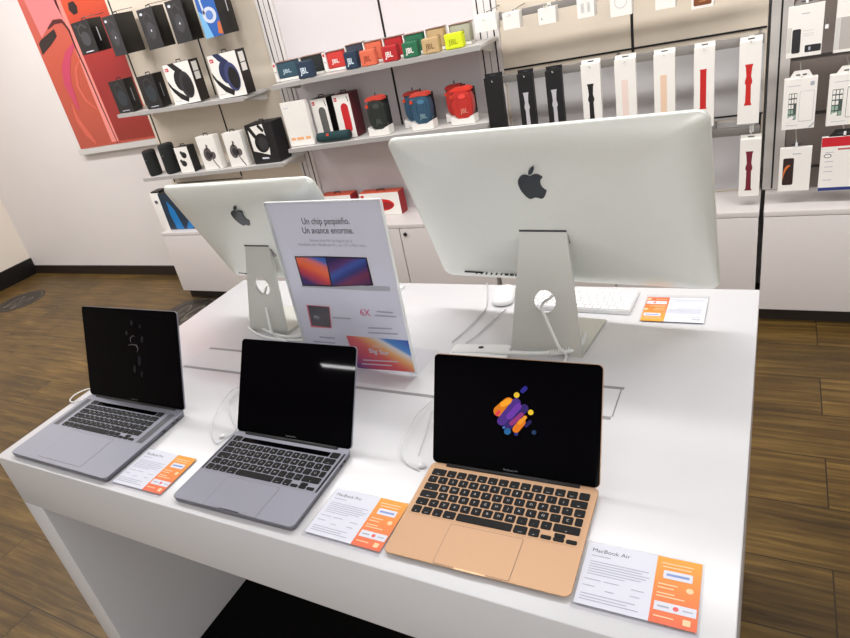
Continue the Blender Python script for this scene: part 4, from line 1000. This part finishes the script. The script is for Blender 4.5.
# barrel speaker lying in front
a = ony(314.5, 134, 2.47); b_ = ony(347, 131, 2.47); r = 0.0265
zc = max(sE(a.x), sE(b_.x))+r+0.003
t = thing('barrel_speaker', 'dark teal barrel speaker lying in front of the speaker boxes', 'speaker', (a.x, 2.495, zc), 0)
Lb = b_.x-a.x; m_teal = mat('teal_fabric', (22, 58, 62), 0.85, noise=0.3, nscale=500)
MB().lathe([(r*0.7, 0.0), (r*0.95, 0.004), (r, 0.014), (r, Lb-0.014), (r*0.95, Lb-0.004), (r*0.7, Lb)], m_teal, (0, 0, 0), 24, 'x').build('body', t)
for xx in (0.0, Lb): MB().lathe([(r*0.62, xx-0.003), (r*0.62, xx+0.003)], M_black, (0, 0, 0), 20, 'x').build('end_radiator', t)
MB().prism(rrect(0.017, 0.015, 0.003, 3, Lb*0.38, r*0.55), -r*0.92, -r*0.80, M_orange, 'y').build('logo_badge', t)
def clip_pack(lab, BL, BR, TL, TR, c, dep=0.06, Y=2.48, top=(206, 70, 56), logo=(40, 60, 80), leftpanel=None):
    a, b_, p, q = ony(*BL, Y), ony(*BR, Y), ony(*TL, Y), ony(*TR, Y)
    x0 = (a.x+p.x)/2; w = ((b_.x-a.x)+(q.x-p.x))/2; z = max(sE(x0), sE(x0+w))+0.001; h = (p.z+q.z)/2-z
    t = thing('clip_speaker_pack', lab, 'speaker pack', (x0, Y, z), 0, 'clear packs of clip-on speakers')
    MB().prism([(0, 0), (w, 0), (w, h*0.23), (w*0.86, h*0.2), (w*0.7, h*0.15), (w*0.3, h*0.15), (w*0.14, h*0.2), (0, h*0.23)], 0, dep, M_carton, 'y').box(0, w, dep-0.003, dep, h*0.2, h*0.93, mat('pack_back_dark', (36, 34, 36), 0.5)).build('base_card', t)
    mt = mat('pack_top_%d' % top[0], top, 0.45)
    MB().prism([(w*0.06, h*0.88), (w*0.94, h*0.88), (w*0.9, h*0.95), (w*0.75, h*0.985), (w*0.2, h*0.97)], 0.006, dep-0.004, mt, 'y').build('top_card', t)
    m = mat('clip_fabric_%s' % c[0], c[1], 0.75, noise=0.15, nscale=600)
    ov = [(w*0.53+w*0.44*math.copysign(abs(math.cos(a_))**0.7, math.cos(a_)), h*0.53+h*0.385*math.copysign(abs(math.sin(a_))**0.75, math.sin(a_))) for a_ in [2*PI*k/28 for k in range(28)]]
    sp = MB().prism(ov, 0.006, dep-0.006, m, 'y', bev=0.004).build('speaker', t)
    MB().prism(strip([(w*0.35, h*0.8), (w*0.34, h*0.5), (w*0.42, h*0.24), (w*0.7, h*0.24), (w*0.8, h*0.5), (w*0.78, h*0.8)], w*0.035), 0.0045, 0.006, m, 'y').build('speaker_rim', sp)
    MB().prism(ellipse(w*0.58, h*0.74, w*0.16, h*0.06), 0.004, 0.006, mat('clip_button_%s' % c[0], tuple(min(255, int(v*1.35)+14) for v in c[1]), 0.5), 'y').build('button_plate', sp)
    ptext(sp, 'logo_text', 'JBL', mat('logo_on_%s_%d' % (c[0], logo[0]), logo, 0.5), w*0.6, h*0.30, h=h*0.12, w=w*0.34, k=0, at=0.0035)
    MB().prism(rrect(w*0.13, h*0.09, 0.002, 3, w*0.15, h*0.76), 0.0015, 0.004, M_orange, 'y').build('logo_badge', t)
    MB().box(0.0002, w-0.0002, 0.0002, 0.0008, h*0.2, h*0.83, M_clear).box(w-0.001, w-0.0004, 0.001, dep-0.003, h*0.2, h*0.83, M_clear).build('clear_cover', t)
    MB().tube([(w*0.5, dep*0.6, h*0.96), (w*0.53, dep*0.6, h+0.014), (w*0.58, dep*0.6, h*0.97)], 0.0015, M_black, 6).build('hang_loop', t)
    return t
clip_pack('clear pack with a dark green clip speaker', (369.6, 136.2), (388, 134.4), (361, 97.6), (383.5, 95), ('green', (44, 50, 44)), logo=(90, 100, 90))
clip_pack('blue clip speaker pack standing behind the other blue one', (404, 127), (424, 125), (400.5, 92.5), (421, 90), ('blue', (52, 92, 116)), Y=2.575, dep=0.05, logo=(40, 56, 66))
clip_pack('front one of the two blue clip speaker packs', (412, 131.4), (431.6, 130), (406.5, 93.6), (430, 91), ('blue', (52, 92, 116)), logo=(150, 180, 190))
clip_pack('red clip speaker pack standing behind the other red one', (446, 123.5), (466, 122), (442.5, 85.5), (462, 83.5), ('red', (214, 52, 44)), Y=2.575, dep=0.05, top=(200, 52, 44), logo=(120, 26, 26))
clip_pack('front one of the two bright red clip speaker packs', (452.3, 128), (472.8, 126.4), (446, 88.6), (472.5, 85.7), ('red', (214, 52, 44)), top=(224, 60, 44), logo=(240, 150, 130))

# boxes standing on the cabinet tops
CT = CZ1+0.0012
def flatbox(lab, x0, x1, Y, h, dep):
    t = thing('speaker_box', lab, 'speaker box', (x0, Y, CT), 0, 'red-sided speaker boxes on the cabinet top')
    w = x1-x0; mo = mat('orange_box_side', (206, 78, 44), 0.45); ms = mat('crimson_box_side', (158, 28, 34), 0.45)
    MB().box(0, w, 0.001, dep, 0, h-0.001, ms).box(0, w, 0.0, dep, h-0.001, h, mo).build('carton', t)
    MB().box(0.0008, w-0.0008, 0, 0.001, 0.0008, h-0.0012, M_carton).build('front_panel', t)
    pf(t, 'printed_speaker', M_red, [(w*0.55+w*0.3*math.cos(a_), h*0.45+h*0.26*math.sin(a_)) for a_ in [2*PI*k/24 for k in range(24)]], 1)
    pf(t, 'printed_speaker_grille', mat('red_dark_print', (150, 22, 26), 0.5), [(w*0.62+w*0.2*math.cos(a_), h*0.42+h*0.16*math.sin(a_)) for a_ in [2*PI*k/24 for k in range(24)]], 2)
    pf(t, 'printed_logo', M_red, rrect(w*0.08, h*0.13, 0.002, 3, w*0.08, h*0.84), 1)
    MB().prism(strip([(w*0.42, h), (w*0.42, h+0.011), (w*0.60, h+0.011), (w*0.60, h)], 0.006), dep*0.45, dep*0.47, M_black, 'y').build('hang_tab', t)
p0, p1 = onz(361.5, 216, CZ1), onz(401.6, 214.5, CZ1); Yb = (p0.y+p1.y)/2
hh = ony(360, 194, Yb).z - CT
flatbox('red-topped speaker box on the cabinet beside the large monitor', ony(361, 205, Yb).x, ony(399.8, 202, Yb).x, Yb, hh, 0.075)
flatbox('red-topped speaker box half hidden by the sign', ony(321.5, 206, Yb).x, ony(352, 204, Yb).x, Yb, hh, 0.085)
a, b_ = ony(163.5, 228.5, 2.50), ony(190, 228, 2.50)
t = thing('router_box', 'white and dark blue box at the cabinet\'s left end, behind the smaller monitor', 'product box', (a.x-0.012, 2.50, CT), 0)
h = ony(156, 194, 2.50).z-CT; 
MB().box(0, 0.085, 0.001, 0.12, 0, h, M_carton, 0.001).box(0.0852, 0.40, 0.001, 0.12, 0, h, M_blackbox, 0.001).build('carton', t)
pf(t, 'front_picture', mat('box_navy_print', (34, 52, 70), 0.4), [(0.087, 0.002), (0.398, 0.002), (0.398, h-0.004), (0.087, h-0.004)], 1)
pf(t, 'printed_blue_sweep', mat('box_blue_print', (26, 118, 186), 0.4), [(0.16, 0.003), (0.235, 0.003), (0.20, h*0.55), (0.15, h*0.8), (0.14, h*0.45)], 2)
pf(t, 'printed_blue_sweep', MATS['box_blue_print'], [(0.26, 0.003), (0.33, 0.003), (0.36, h*0.5)], 2)
pf(t, 'printed_badge', mat('printed_badge_grey', (88, 88, 104), 0.4), rrect(0.03, 0.022, 0.003, 3, 0.045, h*0.78), 2)
MB().box(0.0, 0.085, 0.02, 0.1, h+0.0005, h+0.012, M_black).build('hang_tab', t)

# ------------------------------------------------------------------ hanging rails and strap boxes
def rail(lab, x0, x1, z, hooks, Yr=2.55, hh_=0.034, group='grey hanging rails on the wall panels'):
    t = thing('hanging_rail', lab, 'rail', (x0, Yr, z), 0, group)
    w = x1-x0
    MB().box(0, w, 0, 0.02, -hh_, 0, M_metalgrey, 0.001).build('rail_bar', t)
    for xx in (0.01, w/2, w-0.02): MB().box(xx, xx+0.008, 0.02, YP-Yr-0.006, -hh_*0.8, -0.004, M_metalgrey).build('rail_arm', t)
    for hx in hooks:
        MB().tube([(hx-x0, 0.0, 0.002), (hx-x0, -0.02, -0.004), (hx-x0, -0.075, -0.010), (hx-x0, -0.082, -0.002)], 0.002, M_alu, 6, 3).box(hx-x0-0.008, hx-x0+0.008, -0.002, 0.0, -hh_*0.7, 0.004, M_alu).build('hook', t)
    return t
strapsG = 'boxed watch straps hanging in a row'
ms_ = lambda n, c: mat('strap_' + n, c, 0.5)
straps = [((482.8, 74.7), (500.4, 73.3), (506.8, 127), M_blackbox, None, None, 'black strap box hanging leftmost, no strap visible on it'),
 ((516, 71.2), (531.5, 69), None, M_blackbox, ms_('white', (190, 188, 194)), 'lug', 'black box with a pale grey strap, second from the left'),
 ((544.2, 67.6), (560.5, 65.5), None, M_blackbox, ms_('white', (190, 188, 194)), 'lug', 'black box with a pale grey strap, beside the first white box'),
 ((580, 61.3), (599, 58.8), None, M_carton, ms_('black', (26, 24, 26)), 'lug', 'white box with a black watch strap'),
 ((613.7, 56.4), (635, 53.9), None, M_carton, ms_('pale', (234, 214, 204)), 'plain', 'white box with a very pale pink watch strap'),
 ((653.2, 50.6), (674.7, 48.5), None, M_carton, ms_('peach', (232, 200, 174)), 'plain', 'white box with a peach coloured watch strap'),
 ((694, 44), (715, 41.9), None, M_carton, ms_('red', (196, 30, 26)), 'loop', 'white box with a plain red loop strap, behind the large monitor\'s corner'),
 ((740, 37.9), (762.7, 36), None, M_carton, ms_('red', (196, 30, 26)), 'lug', 'white box with a bright red buckled strap, rightmost of the row')]
YB_ = 2.48; hookx = []
ref = ony(740, 37.9, YB_).z-ony(738.8, 124, YB_).z
def strap_box(TL, TR, mf, mstrap, kind, lab, group=strapsG, hgt=None, cw=1.0, side=0.024, s0=0.30, s1=0.775):
    p, q = ony(*TL, YB_), ony(*TR, YB_); w = (q.x-p.x)*cw; hgt = hgt or ref; zt = (p.z+q.z)/2
    t = thing('watch_strap_box', lab, 'watch strap box', (p.x, YB_, zt-hgt), 0, group)
    MB().box(0, w, 0.001, side, 0, hgt-0.016, mf, 0.001).build('carton', t)
    # flap with euro slot
    o = [(0, hgt-0.016), (w, hgt-0.016), (w, hgt), (0, hgt)]
    MB().box(0, w, side-0.003, side, hgt-0.016, hgt, mf).box(0, w, 0.0, 0.001, 0.001, hgt-0.016, mf).build('hang_flap', t)
    pf(t, 'slot', M_darkgrey, rrect(w*0.32, 0.005, 0.002, 3, w/2, hgt-0.009), 1, at=side-0.003)
    if mstrap:
        cx = w*0.46; sw_ = w*0.30; z1 = hgt*(1-s0); z0 = hgt*(1-s1)
        if kind == 'lug':
            zm = z1-(z1-z0)*0.42
            P_ = [(cx-sw_*0.62, z1), (cx+sw_*0.62, z1), (cx+sw_*0.48, z1-0.012), (cx+sw_*0.36, zm+0.02), (cx+sw_*0.55, zm+0.004), (cx+sw_*0.55, zm-0.006), (cx+sw_*0.38, zm-0.012), (cx+sw_*0.42, z0+0.012), (cx+sw_*0.6, z0), (cx-sw_*0.6, z0), (cx-sw_*0.42, z0+0.012), (cx-sw_*0.38, zm-0.012), (cx-sw_*0.55, zm-0.006), (cx-sw_*0.55, zm+0.004), (cx-sw_*0.36, zm+0.02), (cx-sw_*0.48, z1-0.012)]
        elif kind == 'loop':
            P_ = [(cx-sw_*0.62, z1), (cx+sw_*0.62, z1), (cx+sw_*0.5, z1-0.006), (cx+sw_*0.5, z0+0.006), (cx+sw_*0.62, z0), (cx-sw_*0.62, z0), (cx-sw_*0.5, z0+0.006), (cx-sw_*0.5, z1-0.006)]
        else: P_ = rrect(sw_, z1-z0+0.04, 0.004, 3, cx, (z0+z1)/2-0.02)
        pf(t, 'printed_strap', mstrap, P_, 1)
    hookx.append(p.x+w/2)
    return t, w, hgt
for TL, TR, _, mf, mst, kind, lab in straps: strap_box(TL, TR, mf, mst, kind, lab)
zr = ony(640, 60, 2.55).z
zr = (ony(515, 72, 2.55).z + ony(765, 36, 2.55).z)/2 - 0.006
rail('long grey rail carrying the boxed watch straps', -0.05, 1.105, zr+0.006, [x for x in hookx])
# lower strap box and rail
hookx.clear()
YB_ = 2.50
t9, w9, h9 = strap_box((740.5, 137), (761.8, 134.4), M_carton, ms_('burgundy', (112, 24, 44)), 'lug', 'white box with a burgundy strap hanging low beside the large monitor', None, hgt=ony(740, 137, 2.5).z-ony(737, 197, 2.5).z, s0=0.25, s1=0.9)
rail('short grey rail above the burgundy strap box', 0.75, 1.105, ony(740, 129, 2.55).z+0.006, hookx[:])

# chargers
YC = 2.47; hx2 = []
ch = [((472.8, 14.8), (495, 12.8), (475.6, 32.2), 'white charger box hanging leftmost, above the plain black strap box', None, 0.03),
 ((501.4, 13.4), (518.4, 11), (503.8, 30.2), 'white charger box, second in the hanging charger row', 'line', 0.035),
 ((537.3, 9.2), (555, 6.4), (539, 25.2), 'white charger box, third in the row with a dark edge mark', 'dot', 0.045),
 ((576, 1.2), (593.5, -1), (578, 18.5), 'white box showing a pair of white plugs', 'plugs', 0.06),
 ((609, -1), (631, -4), (611, 17.2), 'white box showing a round charging puck', 'ring', 0.03),
 ((654.5, -7), (675, -10), (656, 10.1), 'white box showing a flat round charger', 'ring', 0.03)]
for TL, TR, BL, lab, kind, dep in ch:
    t, w, h = pbox('charger_box', lab, 'charger box', BL, (BL[0]+TR[0]-TL[0]-0.6, BL[1]-(TL[1]-TR[1])*0.9), TL, 2.5495-max(dep, 0.05), max(dep, 0.05),  M_carton, M_carton, group='white charger boxes hanging in the top row', TR=TR, ztop=(1.512 if TL[1] < 2 else None))
    mcg = mat('printed_pale_grey', (206, 204, 200), 0.5)
    if kind == 'ring':
        pf(t, 'printed_ring', mcg, ellipse(w/2, h*0.55, w*0.3, w*0.3), 1); pf(t, 'printed_ring_inner', M_carton, ellipse(w/2, h*0.55, w*0.25, w*0.25), 2)
    elif kind == 'plugs':
        for u in (0.32, 0.68): pf(t, 'printed_plug', mcg, rrect(w*0.2, h*0.5, 0.004, 3, w*u, h*0.5), 1); pf(t, 'printed_prong', M_textgrey, rrect(w*0.03, h*0.2, 0.001, 2, w*u, h*0.5), 2)
    elif kind == 'line': pf(t, 'printed_line', M_textgrey, [(w*0.1, h*0.78), (w*0.5, h*0.78), (w*0.5, h*0.795), (w*0.1, h*0.795)], 1)
    elif kind == 'dot': pf(t, 'printed_dot', M_textdark, [(w*0.18, h*0.3), (w*0.22, h*0.3), (w*0.22, h*0.42), (w*0.18, h*0.42)], 1)
    hx2.append(t.location.x+w/2)
    MB().tube([(w/2, max(dep, 0.05)-0.006, h+0.003), (w/2, YP-t.location.y-0.001, h+0.012)], 0.002, M_metalgrey, 6, 0).box(w/2-0.004, w/2+0.004, max(dep, 0.05)-0.009, max(dep, 0.05)-0.003, h-0.001, h+0.006, M_metalgrey).build('hang_hook', t)
t, w, h = pbox('case_box', 'white box with a brown leather phone case, top right of the charger row', 'phone case box', (692.5, 9.2), (715, 6), (690, -24), 2.5495-0.04, 0.04, M_carton, M_carton, TR=(713, -27), ztop=1.512)
pf(t, 'printed_case', mat('brown_leather_print', (120, 66, 34), 0.5), rrect(w*0.8, h*0.84, 0.006, 4, w*0.5, h*0.5), 1); hx2.append(t.location.x+w/2)
MB().tube([(w/2, 0.034, h+0.003), (w/2, YP-t.location.y-0.001, h+0.012)], 0.002, M_metalgrey, 6, 0).box(w/2-0.004, w/2+0.004, 0.031, 0.037, h-0.001, h+0.006, M_metalgrey).build('hang_hook', t)
pf(t, 'printed_mark', mat('tan_print', (180, 130, 80), 0.5), strip([(w*0.35, h*0.2), (w*0.65, h*0.2)], 0.004), 2)
rail('grey rail behind the hanging charger boxes', -0.01, 1.105, 1.518, hx2, hh_=0.03)

# phone accessory packs at the right
YR = 2.50
def pack(lab, BL, BR, TL, TR, dep=0.02, mf=M_carton, ms=M_carton, tab=M_clear, name='accessory_pack'):
    t, w, h = pbox(name, lab, 'accessory pack', BL, BR, TL, YR, dep, mf, ms, TR=TR, group='phone accessory packs at the right edge')
    tw_ = w*0.36
    MB().prism([(w/2-tw_, h), (w/2+tw_, h), (w/2+tw_*0.6, h+0.028), (w/2-tw_*0.6, h+0.028)], 0.006, 0.008, tab, 'y').build('hang_tab', t)
    pf(t, 'slot', M_darkgrey, rrect(tw_*0.9, 0.005, 0.002, 3, w/2, h+0.012), 1, at=0.006)
    MB().tube([(w/2, 0.0, h+0.013), (w/2, YP-YR-0.0055, h+0.018)], 0.002, M_alu, 6, 0).box(w/2-0.004, w/2+0.004, -0.003, 0.0, h+0.006, h+0.02, M_white).build('hang_hook', t)
    return t, w, h
t, w, h = pack('white pack with a black phone case, top left of the packs', (785.8, 58.2), (821.6, 54.9), (788.7, 7), (824.9, 2), tab=M_metalgrey)
pf(t, 'printed_case', M_hp, rrect(w*0.24, h*0.47, 0.006, 4, w*0.27, h*0.32), 1)
pf(t, 'clear_window', mat('window_grey_print', (206, 204, 196), 0.4), [(0.001, 0.02), (w*0.13, 0.02), (w*0.13, h*0.6), (0.001, h*0.6)], 1)
pf(t, 'printed_label', M_hp, rrect(w*0.45, h*0.14, 0.004, 3, w*0.75, h*0.15), 1); pf(t, 'printed_icon', M_textgrey, rrect(w*0.06, h*0.07, 0.002, 2, w*0.66, h*0.15), 2)
pf(t, 'printed_line', M_textgrey, [(w*0.38, h*0.83), (w*0.6, h*0.83), (w*0.6, h*0.845), (w*0.38, h*0.845)], 1)
for v in (0.5, 0.44, 0.4): pf(t, 'printed_line', mat('printed_pale_grey', (206, 204, 200), 0.5), [(w*0.45, h*v), (w*0.75, h*v), (w*0.75, h*v+0.002), (w*0.45, h*v+0.002)], 1)
MB().box(w+0.006, w+0.016, 0.002, 0.02, h*0.48, h*0.55, M_white).box(w+0.009, w+0.013, 0.02, YP-YR-0.0055, h*0.5, h*0.53, M_metalgrey).build('price_hook', t)
t, w, h = pack('white and grey pack at the photo\'s top right corner', (834.5, 52.5), (866, 49.5), (836.8, -2), (869, -6))
pf(t, 'grey_window', mat('window_print', (178, 172, 168), 0.4), [(w*0.16, h*0.06), (w*0.995, h*0.06), (w*0.995, h*0.65), (w*0.16, h*0.65)], 1)
pf(t, 'pale_strip', mat('printed_pale_grey', (206, 204, 200), 0.5), [(0.001, h*0.06), (w*0.15, h*0.06), (w*0.15, h*0.65), (0.001, h*0.65)], 1)
def glasspack(lab, BL, BR, TL, TR, big):
    t, w, h = pack(lab, BL, BR, TL, TR, dep=0.03, tab=M_carton)
    u0 = 0.17 if not big else 0.1; u1 = 0.42 if not big else 0.38; v0, v1 = (0.2, 0.72)
    mcp = mat('mint_print', (150, 176, 160), 0.5); mdk = mat('icon_dark_print', (66, 76, 72), 0.5)
    pf(t, 'printed_phone', mdk, sc([(u0, v0), (u1, v0), (u1, v1), (u0, v1)], w, h), 1)
    e_ = 0.012; nx = 3; ny = 5
    for i in range(nx):
        for j in range(ny):
            if (i, j) in ((2, 2), (2, 1)): continue
            a_ = u0+(u1-u0)*(i+0.12)/nx; b2_ = u0+(u1-u0)*(i+0.88)/nx; c_ = v0+(v1-v0)*(j+0.12)/ny; d_ = v0+(v1-v0)*(j+0.88)/ny
            pf(t, 'printed_icon', M_carton if j > 1 else mcp, sc([(a_, c_), (b2_, c_), (b2_, d_), (a_, d_)], w, h), 2)
    pf(t, 'printed_hand', M_carton, sc(ellipse(u0+0.05, v0, 0.14, 0.05, 12, 0.4), w, h), 3)
    x0, x1 = (0.5, 0.93) if not big else (0.48, 0.97)
    pf(t, 'printed_glass_outline', M_textgrey if not big else mdk, sc(rrect(x1-x0, 0.6, 0.03, 3, (x0+x1)/2, 0.45), w, h), 1)
    pf(t, 'printed_glass', M_carton, sc(rrect(x1-x0-0.02, 0.585, 0.03, 3, (x0+x1)/2, 0.45), w, h), 2)
    for v in (0.08, 0.86): pf(t, 'printed_line', M_textgrey, sc([(0.12, v), (0.5, v), (0.5, v+0.008), (0.12, v+0.008)], w, h), 1)
    pf(t, 'printed_badge', M_textgrey, sc(rrect(0.12, 0.08, 0.02, 2, 0.85, 0.88), w, h), 1)
    pf(t, 'corner_stripe', M_textgrey, sc([(0.82, 0.02), (0.98, 0.12), (0.98, 0.08), (0.88, 0.02)], w, h), 1)
glasspack('white screen protector pack with small hanging tab, middle row', (781.7, 130), (814.4, 128), (784, 79.8), (817.6, 76.6), False)
glasspack('larger white screen protector pack cut by the right edge', (826.5, 126.3), (866, 123), (829.3, 75), (869, 71.5), True)
t, w, h = pack('white pack showing a phone with an orange curve, lowest row', (777.6, 191.6), (809.4, 190.2), (780.3, 149.4), (812, 146))
pf(t, 'printed_phone', mat('phone_dark_print', (44, 26, 24), 0.4), rrect(w*0.34, h*0.62, 0.006, 4, w*0.29, h*0.46), 1)
arc = [(w*0.29+w*0.2*math.cos(a_)+w*0.04, h*0.24+h*0.36*math.sin(a_)) for a_ in [PI*0.46+PI*0.5*k/10 for k in range(11)]]
pf(t, 'printed_arc', mat('arc_orange_print', (210, 110, 50), 0.4), strip(arc, [0.001, 0.006, 0.008, 0.009, 0.009, 0.008, 0.007, 0.006, 0.004, 0.003, 0.001]), 2)
pf(t, 'printed_line', M_textgrey, sc([(0.4, 0.85), (0.66, 0.85), (0.66, 0.87), (0.4, 0.87)], w, h), 1)
t, w, h = pack('red, white and blue accessory pack at the right edge', (818, 190.8), (862, 189), (821.8, 137.5), (866, 135), tab=M_black)
pf(t, 'red_header', mat('header_red_print', (196, 24, 40), 0.45), sc([(0.001, 0.83), (0.999, 0.83), (0.999, 0.999), (0.001, 0.999)], w, h), 1)
pf(t, 'blue_footer', mat('footer_blue_print', (34, 52, 120), 0.45), sc([(0.001, 0.001), (0.999, 0.001), (0.999, 0.06), (0.001, 0.06)], w, h), 1)
for (u, v, a_, b2_) in ((0.16, 0.66, 0.09, 0.04), (0.95, 0.62, 0.1, 0.05), (0.95, 0.26, 0.1, 0.06)): pf(t, 'printed_drawing', M_textdark, sc(ellipse(u, v, a_, b2_, 14), w, h), 1); pf(t, 'printed_drawing_fill', M_carton, sc(ellipse(u, v, a_*0.8, b2_*0.7, 14), w, h), 2)
for v in (0.72, 0.55, 0.45, 0.36, 0.2): pf(t, 'printed_line', M_textgrey, sc([(0.1, v), (0.3, v), (0.3, v+0.01), (0.1, v+0.01)], w, h), 1)
pf(t, 'printed_heading', mat('heading_red_print', (180, 90, 90), 0.5), sc([(0.38, 0.76), (0.85, 0.76), (0.85, 0.79), (0.38, 0.79)], w, h), 1)

# ------------------------------------------------------------------ lights of the shop, plus an added front fill
def area(name, loc, sx_, sy_, power, col=(1, 1, 1), rot=(0, 0, 0)):
    l = bpy.data.lights.new(name, 'AREA'); l.shape = 'RECTANGLE'; l.size = sx_; l.size_y = sy_; l.energy = power; l.color = col
    o = bpy.data.objects.new(name, l); COL.objects.link(o); o.location = loc; o.rotation_euler = rot; return o
K = 1.0
area('ceiling_panel_light', (0.3, -1.2, 3.05), 1.2, 1.2, 3*K, (0.93, 0.96, 1.0))
area('ceiling_panel_light', (0.2, 0.9, 3.05), 1.2, 0.6, 8*K, (0.95, 0.97, 1.0))
area('ceiling_panel_light', (-2.6, -0.6, 3.05), 1.2, 1.2, 36*K, (0.98, 0.98, 1.0))
area('ceiling_panel_light', (2.8, -0.4, 3.05), 1.2, 1.2, 26*K, (0.9, 0.95, 1.0))
area('wall_wash_light', (-3.2, 1.3, 3.0), 2.2, 0.25, 64*K, (1, 0.985, 0.975), (R_(22), 0, 0))
area('wall_wash_light', (0.6, 1.3, 3.0), 3.4, 0.25, 84*K, (1, 0.98, 0.955), (R_(22), 0, 0))
area('linear_tube_light', (-1.75, -3.46, 3.0), 1.4, 0.06, 32*K, (1, 1, 1))
area('ceiling_panel_light', (1.6, -3.4, 3.05), 1.2, 1.2, 10*K, (0.88, 0.94, 1.0))
area('ceiling_panel_light', (-4.5, -0.6, 3.05), 1.2, 1.2, 28*K, (0.96, 0.98, 1.0))
area('storefront_daylight', (2.1, -4.55, 1.55), 3.8, 2.3, 105*K, (1, 0.985, 0.96), (R_(90), 0, 0))  # added fill light for the upright faces; no window stands in this wall
w = bpy.data.worlds.new('world'); SC.world = w; w.use_nodes = True
w.node_tree.nodes['Background'].inputs[0].default_value = (1, 1, 1, 1); w.node_tree.nodes['Background'].inputs[1].default_value = 0.3
vs = SC.view_settings; vs.view_transform = 'Standard'; vs.look = 'None'; vs.gamma = 1; vs.exposure = -0.3; vs.use_curve_mapping = False
SC.cycles.use_denoising = True
SC.cycles.max_bounces = 8; SC.cycles.transparent_max_bounces = 16
